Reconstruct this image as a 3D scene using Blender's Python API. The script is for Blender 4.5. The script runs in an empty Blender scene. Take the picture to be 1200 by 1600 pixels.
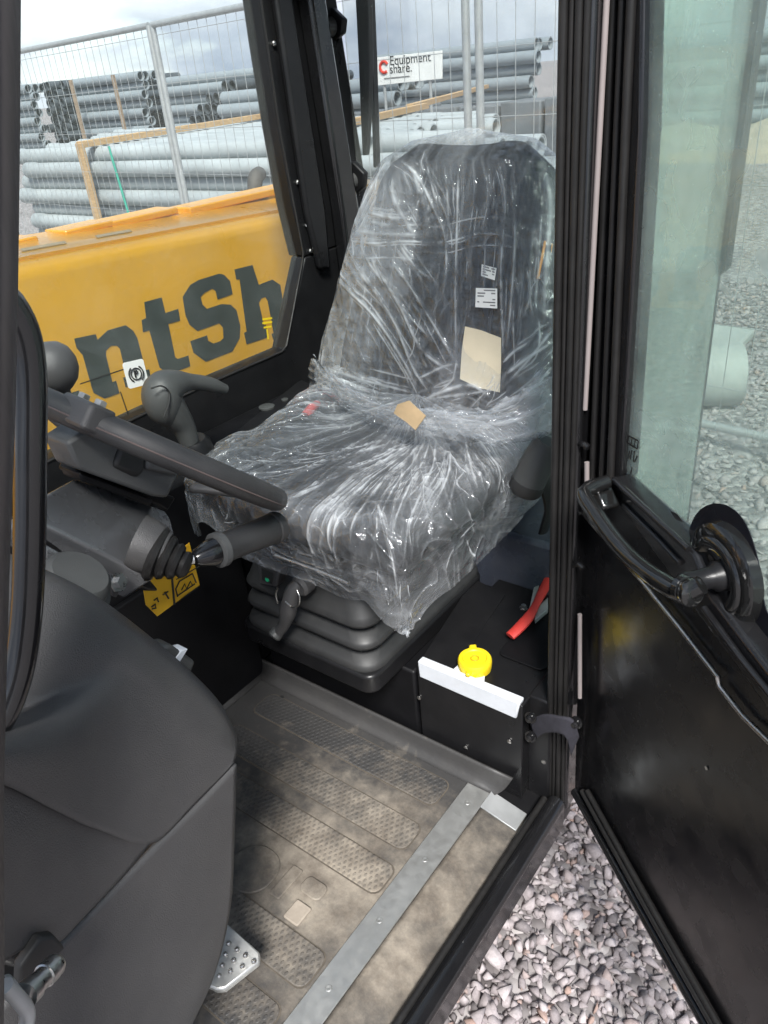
import bpy, bmesh, math, random
import numpy as np
from mathutils import Vector, Matrix
R = math.radians
rnd = random.Random(11)
scene = bpy.context.scene
col = scene.collection

# ------------------------------------------------------------------ camera
FZ = 0.45                      # height of the cab floor above the gravel
CZ = FZ + 1.30                 # camera height
F = 1205.0                     # focal length in pixels of the 1200 x 1600 photograph
LAT = Vector((-1760, -518, 1205)).normalized()      # +X (across the cab) in camera axes (right, down, forward)
DN = Vector((200, 2125, 1205)); DN = (DN - LAT * DN.dot(LAT)).normalized()
FWD = DN.cross(LAT)                                  # aft direction
if FWD.z < 0: FWD = -FWD
AFT = FWD
C = Vector((0, 0, CZ))
cam_d = bpy.data.cameras.new('camera'); cam = bpy.data.objects.new('camera', cam_d); col.objects.link(cam)
cam_d.sensor_fit = 'VERTICAL'; cam_d.sensor_height = 24; cam_d.sensor_width = 18
cam_d.lens = 24 * F / 1600.0
cam_d.clip_start = 0.02; cam_d.clip_end = 3000
def c2w(v):                    # camera axes (right, down, forward) -> world (X across, Y forward, Z up)
    return Vector((v.dot(LAT), -v.dot(AFT), -v.dot(DN)))
rx, dy, fz = c2w(Vector((1, 0, 0))), c2w(Vector((0, 1, 0))), c2w(Vector((0, 0, 1)))
cam.matrix_world = Matrix(((rx.x, -dy.x, -fz.x, 0), (rx.y, -dy.y, -fz.y, 0), (rx.z, -dy.z, -fz.z, CZ), (0, 0, 0, 1)))
scene.camera = cam

# ------------------------------------------------------------------ sky, sun, exposure
SUN_EL, SUN_DIR = 50.0, Vector((-0.66, 0.75, 0)).normalized()   # horizontal direction towards the sun
world = bpy.data.worlds.new('World'); scene.world = world; world.use_nodes = True
nt = world.node_tree; nt.nodes.clear()
def N(nt, t, **kw):
    n = nt.nodes.new(t)
    for k, v in kw.items():
        if k in n.inputs: n.inputs[k].default_value = v
        else: setattr(n, k, v)
    return n
wo = N(nt, 'ShaderNodeOutputWorld'); bg = N(nt, 'ShaderNodeBackground', Strength=0.125)
sky = N(nt, 'ShaderNodeTexSky'); sky.sky_type = 'NISHITA'; sky.sun_disc = False
sky.sun_elevation = R(SUN_EL); sky.sun_rotation = math.atan2(SUN_DIR.x, SUN_DIR.y)
sky.air_density = 1.0; sky.dust_density = 0.8
tc = N(nt, 'ShaderNodeTexCoord'); mp = N(nt, 'ShaderNodeMapping'); mp.inputs['Scale'].default_value = (1.6, 1.6, 4.2)
nz = N(nt, 'ShaderNodeTexNoise', Scale=1.7, Detail=7.0, Roughness=0.55)
rp = N(nt, 'ShaderNodeValToRGB'); rp.color_ramp.elements[0].position = 0.22; rp.color_ramp.elements[1].position = 0.46
mx = N(nt, 'ShaderNodeMix'); mx.data_type = 'RGBA'
cl = N(nt, 'ShaderNodeValToRGB'); ce = cl.color_ramp.elements
ce[0].position = .42; ce[0].color = (.15, .205, .31, 1); ce[1].position = .70; ce[1].color = (.92, .95, 1, 1)
cs = N(nt, 'ShaderNodeVectorMath', operation='SCALE'); cs.inputs['Scale'].default_value = 4.6
nz2 = N(nt, 'ShaderNodeTexNoise', Scale=1.1, Detail=6.0, Roughness=.55)
nt.links.new(mp.outputs[0], nz2.inputs['Vector']); nt.links.new(nz2.outputs['Fac'], cl.inputs[0]); nt.links.new(cl.outputs[0], cs.inputs[0]); nt.links.new(cs.outputs[0], mx.inputs[7])
mp.inputs['Location'].default_value = (.9, .25, .0)
nt.links.new(tc.outputs['Generated'], mp.inputs[0]); nt.links.new(mp.outputs[0], nz.inputs['Vector'])
nt.links.new(nz.outputs['Fac'], rp.inputs[0]); nt.links.new(rp.outputs[0], mx.inputs[0])
nt.links.new(sky.outputs[0], mx.inputs[6]); nt.links.new(mx.outputs[2], bg.inputs[0]); nt.links.new(bg.outputs[0], wo.inputs[0])
sl = bpy.data.lights.new('sun', 'SUN'); sun = bpy.data.objects.new('sun', sl); col.objects.link(sun)
sl.energy = 2.5; sl.angle = R(15); sl.color = (1.0, 0.98, 0.95)
sd = Vector((SUN_DIR.x * math.cos(R(SUN_EL)), SUN_DIR.y * math.cos(R(SUN_EL)), math.sin(R(SUN_EL))))
sun.rotation_euler = sd.to_track_quat('Z', 'Y').to_euler(); sun.location = sd * 30
vs = scene.view_settings; vs.view_transform = 'Standard'; vs.look = 'None'; vs.gamma = 1; vs.exposure = 1.52
scene.render.engine = 'CYCLES'
cy = scene.cycles
cy.use_denoising = True; cy.denoiser = 'OPENIMAGEDENOISE'
cy.max_bounces = 6; cy.transparent_max_bounces = 16; cy.diffuse_bounces = 3; cy.glossy_bounces = 3; cy.use_adaptive_sampling = True; cy.adaptive_threshold = .04
cy.caustics_reflective = False; cy.caustics_refractive = False; cy.sample_clamp_indirect = 6

# ------------------------------------------------------------------ pixel rays (pixels of the photograph) -> points on real planes
def ray(u, v): return c2w(Vector((u - 600, v - 800, F)))
def PX(u, v, x): d = ray(u, v); return C + d * (x / d.x)
def PA(u, v, aft): d = ray(u, v); return C + d * (-aft / d.y)
def PZ(u, v, z): d = ray(u, v); return C + d * ((z - CZ) / d.z)
def PP(u, v, p0, n): d = ray(u, v); return C + d * ((p0 - C).dot(n) / d.dot(n))
def V(x, aft, z): return Vector((x, -aft, z))

# ------------------------------------------------------------------ mesh helpers
def finish(me, smooth=None):
    if smooth is not None:
        for p in me.polygons: p.use_smooth = True
        me.set_sharp_from_angle(angle=R(smooth))
def link(name, me, m, parent=None):
    o = bpy.data.objects.new(name, me); col.objects.link(o)
    if m is not None and not me.materials: me.materials.append(m)
    if parent is not None: o.parent = parent
    return o
def mesh(name, verts, faces, m, parent=None, smooth=None):
    me = bpy.data.meshes.new(name); me.from_pydata([tuple(v) for v in verts], [], faces); me.update()
    bm = bmesh.new(); bm.from_mesh(me); bmesh.ops.recalc_face_normals(bm, faces=bm.faces); bm.to_mesh(me); bm.free()
    finish(me, smooth)
    return link(name, me, m, parent)
def bevel(o, w, seg=2):
    b = o.modifiers.new('b', 'BEVEL'); b.width = w; b.segments = seg; b.limit_method = 'ANGLE'; b.angle_limit = R(32)
    for p in o.data.polygons: p.use_smooth = True
    o.data.set_sharp_from_angle(angle=R(50))
    return o
def subd(o, n=2):
    s = o.modifiers.new('s', 'SUBSURF'); s.levels = n; s.render_levels = n
    for p in o.data.polygons: p.use_smooth = True
    return o
def boxm(name, lo, hi, m, parent=None, bev=0.0):
    (x0, y0, z0), (x1, y1, z1) = lo, hi
    vs_ = [(x0,y0,z0),(x1,y0,z0),(x1,y1,z0),(x0,y1,z0),(x0,y0,z1),(x1,y0,z1),(x1,y1,z1),(x0,y1,z1)]
    o = mesh(name, vs_, [(0,1,2,3),(4,5,6,7),(0,1,5,4),(1,2,6,5),(2,3,7,6),(3,0,4,7)], m, parent)
    if bev: bevel(o, bev)
    return o
def boxa(name, x0, x1, a0, a1, z0, z1, m, parent=None, bev=0.004):   # in cab coordinates: across, aft, up
    return boxm(name, (x0, -a1, z0), (x1, -a0, z1), m, parent, bev)
def prism(name, pts, off, m, parent=None, bev=0.0, smooth=None):
    n = len(pts); off = Vector(off)
    vs_ = [Vector(p) for p in pts] + [Vector(p) + off for p in pts]
    fs = [tuple(range(n)), tuple(range(n, 2*n))] + [(i, (i+1) % n, n + (i+1) % n, n + i) for i in range(n)]
    o = mesh(name, vs_, fs, m, parent, smooth)
    if bev: bevel(o, bev)
    return o
def catmull(P, n):
    P = [Vector(p) for p in P]
    if len(P) == 2: return [P[0].lerp(P[1], i / (n - 1)) for i in range(n)]
    L = [0.0]
    for a, b in zip(P, P[1:]): L.append(L[-1] + max((b - a).length, 1e-6))
    out = []
    for i in range(n):
        s = L[-1] * i / (n - 1); k = 0
        while k < len(P) - 2 and s > L[k+1]: k += 1
        t = (s - L[k]) / (L[k+1] - L[k])
        p1, p2 = P[k], P[k+1]; d = L[k+1] - L[k]
        m1 = (P[k+1] - P[k-1]) / (L[k+1] - L[k-1]) * d if k > 0 else (p2 - p1)
        m2 = (P[k+2] - P[k]) / (L[k+2] - L[k]) * d if k + 2 < len(P) else (p2 - p1)
        out.append(p1*(2*t**3-3*t*t+1) + m1*(t**3-2*t*t+t) + p2*(-2*t**3+3*t*t) + m2*(t**3-t*t))
    return out
def catf(A, n):                     # the same for a list of numbers
    return [v.x for v in catmull([Vector((a, i*1.0, 0)) for i, a in enumerate(A)], n)] if len(A) > 1 else [A[0]]*n
def sweep_data(path, rad, seg=12, flat=1.0, up=None, caps=True, closed=False):
    n = len(path); vs_, fs = [], []
    rads = rad if isinstance(rad, (list, tuple)) else [rad] * n
    prev = None
    for i, p in enumerate(path):
        if closed: t = (path[(i+1) % n] - path[i-1]).normalized()
        else: t = (path[min(i+1, n-1)] - path[max(i-1, 0)]).normalized()
        if prev is None:
            a = Vector(up) if up is not None else (Vector((0,0,1)) if abs(t.z) < .9 else Vector((1,0,0)))
        else: a = prev
        a = (a - t * a.dot(t)).normalized(); b = t.cross(a); prev = a
        for k in range(seg):
            th = 2*math.pi*k/seg
            vs_.append(p + (a*math.cos(th)*flat + b*math.sin(th)) * rads[i])
    m = n if closed else n - 1
    for i in range(m):
        for k in range(seg):
            j = (i+1) % n
            fs.append((i*seg+k, i*seg+(k+1)%seg, j*seg+(k+1)%seg, j*seg+k))
    if caps and not closed: fs += [tuple(range(seg)), tuple((n-1)*seg+k for k in range(seg))]
    return vs_, fs
def tube(name, pts, rad, m, parent=None, seg=12, n=None, flat=1.0, up=None, closed=False, smooth=50):
    pts = [Vector(p) for p in pts]
    if n:
        rads = catf(rad, n) if isinstance(rad, (list, tuple)) else rad
        pts = catmull(pts, n)
    else: rads = rad
    vs_, fs = sweep_data(pts, rads, seg, flat, up, True, closed)
    return mesh(name, vs_, fs, m, parent, smooth)
def basis(ax):
    ax = Vector(ax).normalized(); a = Vector((0,0,1)) if abs(ax.z) < .9 else Vector((1,0,0))
    a = (a - ax*a.dot(ax)).normalized(); return ax, a, ax.cross(a)
def lathe(name, o, ax, prof, m, parent=None, seg=28, smooth=40):
    ax, a, b = basis(ax); vs_, fs = [], []
    o = Vector(o)
    for h, r in prof:
        for k in range(seg):
            th = 2*math.pi*k/seg
            vs_.append(o + ax*h + (a*math.cos(th) + b*math.sin(th))*max(r, 1e-5))
    for i in range(len(prof)-1):
        for k in range(seg):
            fs.append((i*seg+k, i*seg+(k+1)%seg, (i+1)*seg+(k+1)%seg, (i+1)*seg+k))
    fs += [tuple(range(seg)), tuple((len(prof)-1)*seg+k for k in range(seg))]
    return mesh(name, vs_, fs, m, parent, smooth)
def patch(name, rows, nu, nv, m, parent=None, thick=0.0, smooth=60):
    rr = [catmull(r, nu) for r in rows]
    cols = [catmull([rr[j][i] for j in range(len(rr))], nv) for i in range(nu)]
    vs_ = [cols[i][j] for i in range(nu) for j in range(nv)]
    fs = [(i*nv+j, (i+1)*nv+j, (i+1)*nv+j+1, i*nv+j+1) for i in range(nu-1) for j in range(nv-1)]
    o = mesh(name, vs_, fs, m, parent, smooth)
    if thick:
        s = o.modifiers.new('t', 'SOLIDIFY'); s.thickness = thick; s.offset = 0
    return o
def tag(o, label, cat, group=None):
    o['label'] = label; o['category'] = cat
    if group: o['group'] = group
    return o
def empty(name, loc=(0,0,0)):
    o = bpy.data.objects.new(name, None); col.objects.link(o); o.location = loc; o.empty_display_size = .1
    return o

# ------------------------------------------------------------------ materials
def mat(name, c, rough=.5, metal=0.0, var=.15, vscale=8, bump=0.0, bscale=120, dust=0.0, dustc=(.30,.28,.255), dscale=6, spec=.5, coat=0.0, rvar=.1, streak=None):
    m = bpy.data.materials.new(name); m.use_nodes = True; t = m.node_tree; b = t.nodes['Principled BSDF']
    tcn = N(t, 'ShaderNodeTexCoord')
    vec = tcn.outputs['Object']
    if streak:
        mpn = N(t, 'ShaderNodeMapping'); mpn.inputs['Scale'].default_value = streak; t.links.new(vec, mpn.inputs[0]); vec = mpn.outputs[0]
    n1 = N(t, 'ShaderNodeTexNoise', Scale=vscale, Detail=6.0, Roughness=.6); t.links.new(vec, n1.inputs['Vector'])
    mr = N(t, 'ShaderNodeMapRange'); mr.inputs[1].default_value = .25; mr.inputs[2].default_value = .75
    mr.inputs[3].default_value = 1 - var; mr.inputs[4].default_value = 1 + var
    t.links.new(n1.outputs['Fac'], mr.inputs[0])
    mul = N(t, 'ShaderNodeMix'); mul.data_type = 'RGBA'; mul.blend_type = 'MULTIPLY'; mul.inputs[0].default_value = 1
    mul.inputs[6].default_value = (*c, 1); t.links.new(mr.outputs[0], mul.inputs[7])
    out = mul.outputs[2]
    if dust:
        n2 = N(t, 'ShaderNodeTexNoise', Scale=dscale, Detail=9.0, Roughness=.72); t.links.new(tcn.outputs['Object'], n2.inputs['Vector'])
        r2 = N(t, 'ShaderNodeMapRange'); r2.inputs[1].default_value = .42; r2.inputs[2].default_value = .75
        r2.inputs[3].default_value = dust*.15; r2.inputs[4].default_value = dust; t.links.new(n2.outputs['Fac'], r2.inputs[0])
        md = N(t, 'ShaderNodeMix'); md.data_type = 'RGBA'; md.inputs[7].default_value = (*dustc, 1)
        t.links.new(r2.outputs[0], md.inputs[0]); t.links.new(out, md.inputs[6]); out = md.outputs[2]
    t.links.new(out, b.inputs['Base Color'])
    rr = N(t, 'ShaderNodeMapRange'); rr.inputs[1].default_value = .3; rr.inputs[2].default_value = .7
    rr.inputs[3].default_value = max(.02, rough - rvar); rr.inputs[4].default_value = min(1, rough + rvar)
    n3 = N(t, 'ShaderNodeTexNoise', Scale=vscale*2.3, Detail=4.0); t.links.new(vec, n3.inputs['Vector'])
    t.links.new(n3.outputs['Fac'], rr.inputs[0]); t.links.new(rr.outputs[0], b.inputs['Roughness'])
    b.inputs['Metallic'].default_value = metal
    b.inputs['Specular IOR Level'].default_value = spec
    if coat: b.inputs['Coat Weight'].default_value = coat; b.inputs['Coat Roughness'].default_value = .06
    if bump:
        n4 = N(t, 'ShaderNodeTexNoise', Scale=bscale, Detail=3.0); t.links.new(tcn.outputs['Object'], n4.inputs['Vector'])
        bp = N(t, 'ShaderNodeBump', Strength=bump, Distance=.002); t.links.new(n4.outputs['Fac'], bp.inputs['Height'])
        t.links.new(bp.outputs[0], b.inputs['Normal'])
    return m
M = {}
M['black_paint'] = mat('black_paint', (.008,.008,.009), .20, var=.2, dust=.02, dscale=9, coat=.3, bump=.03, bscale=40)
M['black_satin'] = mat('black_satin', (.009,.009,.010), .36, var=.2, dust=.015, dscale=14, bump=.08, bscale=260, spec=.28)
M['door_black'] = mat('door_black', (.006,.006,.007), .24, var=.2, dust=.02, dscale=5, bump=.04, bscale=30, rvar=.1, spec=.4)
M['dark_inside'] = mat('dark_inside', (.005,.005,.006), .5, dust=.01, spec=.22)
M['rubber'] = mat('rubber', (.012,.0115,.0115), .45, var=.3, dust=.03, dscale=20, streak=(30,30,1), spec=.35)
M['plastic'] = mat('plastic', (.060,.059,.060), .39, var=.1, bump=.45, bscale=700, dust=.09, dscale=5, rvar=.04)
M['plastic_sheen'] = mat('plastic_sheen', (.21,.215,.225), .27, metal=.6, var=.06, dust=.06, dscale=4, rvar=.05)  # sky reflection on black satin plastic, painted in as silver grey
M['grip'] = mat('grip', (.030,.030,.031), .48, var=.1, bump=.35, bscale=700, dust=.05, dscale=8)
M['lever_grey'] = mat('lever_grey', (.055,.057,.056), .5, var=.1, bump=.2, bscale=800)
M['hub_grey'] = mat('hub_grey', (.075,.077,.078), .45, var=.1, bump=.3, bscale=700, dust=.06)
M['bellows'] = mat('bellows', (.022,.023,.024), .55, var=.15, dust=.1, dscale=7)
M['post_vinyl'] = mat('post_vinyl', (.045,.038,.038), .5, var=.15, dust=.08, streak=(20,20,1))
M['fabric'] = mat('fabric', (.011,.012,.014), .85, var=.25, vscale=30, bump=.4, bscale=500)
M['yellow'] = mat('yellow', (.76,.35,.004), .34, var=.05, vscale=3, dust=.05, dustc=(.62,.45,.22), dscale=5, coat=.25, bump=.03, bscale=30)
M['letter'] = mat('letter', (.020,.030,.028), .45, var=.12, dust=.07)
M['alu'] = mat('alu', (.52,.52,.50), .42, metal=.75, var=.12, vscale=30, dust=.25, dscale=16)
M['steel'] = mat('steel', (.55,.54,.52), .32, metal=1.0, var=.15, vscale=40)
M['galv'] = mat('galv', (.42,.43,.43), .5, metal=.5, var=.15, vscale=20)
M['pipe'] = mat('pipe', (.33,.36,.37), .5, var=.2, vscale=3, dust=.15, dustc=(.62,.62,.6), dscale=2)
M['pipe_far'] = mat('pipe_far', (.23,.26,.28), .5, var=.15, vscale=1)
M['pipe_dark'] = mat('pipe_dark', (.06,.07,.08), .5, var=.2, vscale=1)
M['timber'] = mat('timber', (.47,.31,.16), .75, var=.3, vscale=6, streak=(3,3,14), bump=.2, bscale=60)
M['timber_grey'] = mat('timber_grey', (.27,.20,.14), .8, var=.3)
M['strap_green'] = mat('strap_green', (.05,.36,.26), .5)
M['white_plastic'] = mat('white_plastic', (.66,.69,.73), .4, var=.12, dust=.2, dscale=14)
M['cap_yellow'] = mat('cap_yellow', (.80,.58,.01), .4, var=.05, dust=.05)
M['red'] = mat('red', (.62,.055,.045), .42, var=.08)
M['white_paper'] = mat('white_paper', (.80,.80,.77), .8, var=.05)
M['cream'] = mat('cream', (.64,.56,.41), .85, var=.08, vscale=14, bump=.2, bscale=80)
M['tan_tape'] = mat('tan_tape', (.52,.38,.22), .6, var=.15, vscale=30)
M['tag_yellow'] = mat('tag_yellow', (.75,.42,.015), .5, var=.05)
M['ink'] = mat('ink', (.02,.02,.02), .6)
M['strap_fabric'] = mat('strap_fabric', (.028,.027,.036), .9, var=.3, vscale=60, bump=.5, bscale=400)
M['sky_sheen_black'] = mat('sky_sheen_black', (.05,.058,.08), .3, var=.3, dust=.12, dscale=12)  # bluish sky sheen on black, put into the base colour
M['dome'] = mat('dome', (.010,.010,.010), .11, var=.1, coat=.4)
M['green_led'] = mat('green_led', (.02,.35,.16), .3)
M['frit'] = mat('frit', (.008,.008,.012), .3, dust=0)
M['red_ring'] = mat('red_ring', (.6,.05,.03), .5)
M['sign_white'] = mat('sign_white', (.75,.75,.73), .6, var=.06)
M['car_paint'] = mat('car_paint', (.02,.022,.022), .2, coat=.5)
M['car_glass'] = mat('car_glass', (.13,.19,.17), .08)
M['grey_stack'] = mat('grey_stack', (.12,.13,.14), .7, var=.3, vscale=3)
M['tan_pipe'] = mat('tan_pipe', (.40,.42,.40), .7, var=.1, vscale=3)
M['sand'] = mat('sand', (.38,.31,.235), .95, var=.2, vscale=3)
M['inner_pipe'] = mat('inner_pipe', (.20,.21,.21), .6)

def floor_mat_material(name, base, diamond, extra=0.0):
    m = bpy.data.materials.new(name); m.use_nodes = True; t = m.node_tree; b = t.nodes['Principled BSDF']
    tcn = N(t, 'ShaderNodeTexCoord'); P = tcn.outputs['Object']
    def noise(s, d=8.0, r=.65):
        n = N(t, 'ShaderNodeTexNoise', Scale=s, Detail=d, Roughness=r); t.links.new(P, n.inputs['Vector']); return n.outputs['Fac']
    def math2(op, a, bb):
        n = N(t, 'ShaderNodeMath', operation=op)
        for i, x in enumerate((a, bb)):
            if isinstance(x, (int, float)): n.inputs[i].default_value = x
            else: t.links.new(x, n.inputs[i])
        return n.outputs[0]
    def rng(x, a, bb, c, d):
        n = N(t, 'ShaderNodeMapRange'); t.links.new(x, n.inputs[0])
        for i, q in enumerate((a, bb, c, d)): n.inputs[i+1].default_value = q
        return n.outputs[0]
    # where boots bring the dust in: a trodden area near the door, with its own ragged outline
    sub = N(t, 'ShaderNodeVectorMath', operation='SUBTRACT'); t.links.new(P, sub.inputs[0]); sub.inputs[1].default_value = (.70, -.63, FZ)
    scl = N(t, 'ShaderNodeVectorMath', operation='MULTIPLY'); t.links.new(sub.outputs[0], scl.inputs[0]); scl.inputs[1].default_value = (2.5, 3.1, .1)
    ln = N(t, 'ShaderNodeVectorMath', operation='LENGTH'); t.links.new(scl.outputs[0], ln.inputs[0])
    area = rng(ln.outputs[1], .25, 1.25, 1.0, 0.0)
    a = math2('ADD', math2('MULTIPLY', area, .85), math2('MULTIPLY', math2('SUBTRACT', noise(9, 9, .7), .5), 1.5))
    a = math2('ADD', a, math2('MULTIPLY', math2('SUBTRACT', noise(42, 6, .7), .5), .8))
    fac = rng(a, .24 - extra, .92 - extra, .04, .82)
    mixn = N(t, 'ShaderNodeMix'); mixn.data_type = 'RGBA'; mixn.inputs[6].default_value = (*base, 1)
    cr = N(t, 'ShaderNodeValToRGB'); cr.color_ramp.elements[0].color = (.15,.123,.096,1); cr.color_ramp.elements[1].color = (.37,.32,.255,1)
    cr.color_ramp.elements[0].position = .35; cr.color_ramp.elements[1].position = .68
    t.links.new(noise(17, 7, .7), cr.inputs[0])
    t.links.new(cr.outputs[0], mixn.inputs[7])
    if diamond:
        # raised diamonds: rotate 45 degrees and take two waves
        mpn = N(t, 'ShaderNodeMapping'); mpn.inputs['Scale'].default_value = (1, .62, 1); t.links.new(P, mpn.inputs[0])
        w = []
        for ang in (45, -45):
            rr_ = N(t, 'ShaderNodeMapping'); rr_.inputs['Rotation'].default_value = (0, 0, R(ang)); t.links.new(mpn.outputs[0], rr_.inputs[0])
            wv = N(t, 'ShaderNodeTexWave', Scale=36.0); wv.wave_profile = 'SIN'; t.links.new(rr_.outputs[0], wv.inputs['Vector']); w.append(wv.outputs['Fac'])
        h = math2('MULTIPLY', w[0], w[1])
        stud = rng(h, .25, .5, 0.0, 1.0)
        fac = math2('MULTIPLY', fac, rng(stud, 0, 1, 1.1, .78))
        bp = N(t, 'ShaderNodeBump', Strength=.5, Distance=.003); t.links.new(stud, bp.inputs['Height']); t.links.new(bp.outputs[0], b.inputs['Normal'])
    else:
        bp = N(t, 'ShaderNodeBump', Strength=.35, Distance=.003); t.links.new(noise(60, 5), bp.inputs['Height']); t.links.new(bp.outputs[0], b.inputs['Normal'])
    t.links.new(fac, mixn.inputs[0]); t.links.new(mixn.outputs[2], b.inputs['Base Color'])
    t.links.new(rng(fac, 0, 1, .5, .95), b.inputs['Roughness'])
    return m
M['mat_plain'] = floor_mat_material('mat_plain', (.042,.042,.043), False)
M['sill_dirt'] = floor_mat_material('sill_dirt', (.045,.043,.041), False, .16)
M['mat_diamond'] = floor_mat_material('mat_diamond', (.045,.045,.046), True)

def glass_material(name, tint, dustamt, specks, refl=.05, dustc=(.72,.74,.72)):
    m = bpy.data.materials.new(name); m.use_nodes = True; t = m.node_tree; t.nodes.clear()
    out = N(t, 'ShaderNodeOutputMaterial'); tr = N(t, 'ShaderNodeBsdfTransparent'); tr.inputs[0].default_value = (*tint, 1)
    gl = N(t, 'ShaderNodeBsdfGlossy', Roughness=.02); df = N(t, 'ShaderNodeBsdfDiffuse'); df.inputs[0].default_value = (*dustc,1)
    lw = N(t, 'ShaderNodeLayerWeight', Blend=.5); pw = N(t, 'ShaderNodeMath', operation='POWER'); pw.inputs[1].default_value = 3.2
    t.links.new(lw.outputs['Facing'], pw.inputs[0])
    ml = N(t, 'ShaderNodeMath', operation='MULTIPLY_ADD'); ml.inputs[1].default_value = .42; ml.inputs[2].default_value = refl; t.links.new(pw.outputs[0], ml.inputs[0])
    tcn = N(t, 'ShaderNodeTexCoord')
    n1 = N(t, 'ShaderNodeTexNoise', Scale=6.0, Detail=3.0, Roughness=.75); t.links.new(tcn.outputs['Object'], n1.inputs['Vector'])
    r1 = N(t, 'ShaderNodeMapRange'); r1.inputs[1].default_value = .3; r1.inputs[2].default_value = .75; r1.inputs[3].default_value = dustamt*.5; r1.inputs[4].default_value = dustamt*1.4
    t.links.new(n1.outputs['Fac'], r1.inputs[0])
    fac = r1.outputs[0]
    vr = N(t, 'ShaderNodeTexVoronoi', Scale=specks[0]); mpn = N(t, 'ShaderNodeMapping'); mpn.inputs['Rotation'].default_value = (R(35), 0, 0); mpn.inputs['Scale'].default_value = specks[2]
    t.links.new(tcn.outputs['Object'], mpn.inputs[0]); t.links.new(mpn.outputs[0], vr.inputs['Vector'])
    r2 = N(t, 'ShaderNodeMapRange'); r2.inputs[1].default_value = .05; r2.inputs[2].default_value = .10; r2.inputs[3].default_value = specks[1]; r2.inputs[4].default_value = 0
    t.links.new(vr.outputs['Distance'], r2.inputs[0])
    sep = N(t, 'ShaderNodeSeparateColor'); t.links.new(vr.outputs['Color'], sep.inputs[0])
    gt = N(t, 'ShaderNodeMath', operation='GREATER_THAN'); gt.inputs[1].default_value = .7; t.links.new(sep.outputs[0], gt.inputs[0])
    mm = N(t, 'ShaderNodeMath', operation='MULTIPLY'); t.links.new(gt.outputs[0], mm.inputs[0]); t.links.new(r2.outputs[0], mm.inputs[1])
    ad = N(t, 'ShaderNodeMath', operation='ADD'); ad.use_clamp = True; t.links.new(fac, ad.inputs[0]); t.links.new(mm.outputs[0], ad.inputs[1])
    m1 = N(t, 'ShaderNodeMixShader'); t.links.new(ad.outputs[0], m1.inputs[0]); t.links.new(tr.outputs[0], m1.inputs[1]); t.links.new(df.outputs[0], m1.inputs[2])
    m2 = N(t, 'ShaderNodeMixShader'); t.links.new(ml.outputs[0], m2.inputs[0]); t.links.new(m1.outputs[0], m2.inputs[1]); t.links.new(gl.outputs[0], m2.inputs[2])
    t.links.new(m2.outputs[0], out.inputs[0])
    return m
M['glass_side'] = glass_material('glass_side', (.96,.985,.97), .04, (15, .55, (1,1,.35)), .025)
M['glass_rear'] = glass_material('glass_rear', (.96,.985,.97), .10, (60, .35, (1,1,1)))
M['glass_door'] = glass_material('glass_door', (.84,.93,.88), .30, (190, .30, (1,1,1)), .012, (.64,.74,.68))

# ------------------------------------------------------------------ ground
def ground_material():
    m = bpy.data.materials.new('gravel_ground'); m.use_nodes = True; t = m.node_tree; b = t.nodes['Principled BSDF']
    tcn = N(t, 'ShaderNodeTexCoord')
    v = N(t, 'ShaderNodeTexVoronoi', Scale=30.0); t.links.new(tcn.outputs['Object'], v.inputs['Vector'])
    sep = N(t, 'ShaderNodeSeparateColor'); t.links.new(v.outputs['Color'], sep.inputs[0])
    cr = N(t, 'ShaderNodeValToRGB'); e = cr.color_ramp.elements
    e[0].color = (.13,.115,.115,1); e[1].color = (.42,.39,.385,1)
    t.links.new(sep.outputs[0], cr.inputs[0])
    n = N(t, 'ShaderNodeTexNoise', Scale=.5, Detail=6.0); t.links.new(tcn.outputs['Object'], n.inputs['Vector'])
    mr = N(t, 'ShaderNodeMapRange'); mr.inputs[1].default_value=.3; mr.inputs[2].default_value=.7; mr.inputs[3].default_value=.8; mr.inputs[4].default_value=1.1
    t.links.new(n.outputs['Fac'], mr.inputs[0])
    mu = N(t, 'ShaderNodeMix'); mu.data_type='RGBA'; mu.blend_type='MULTIPLY'; mu.inputs[0].default_value=1
    t.links.new(cr.outputs[0], mu.inputs[6]); t.links.new(mr.outputs[0], mu.inputs[7])
    t.links.new(mu.outputs[2], b.inputs['Base Color']); b.inputs['Roughness'].default_value=.95
    bp = N(t, 'ShaderNodeBump', Strength=1.0, Distance=.02); bp.invert = True; t.links.new(v.outputs['Distance'], bp.inputs['Height']); t.links.new(bp.outputs[0], b.inputs['Normal'])
    return m
M['ground'] = ground_material()
g = mesh('ground', [(-600,-900,0),(900,-900,0),(900,200,0),(-600,200,0)], [(0,1,2,3)], M['ground']); g['kind'] = 'structure'
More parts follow.
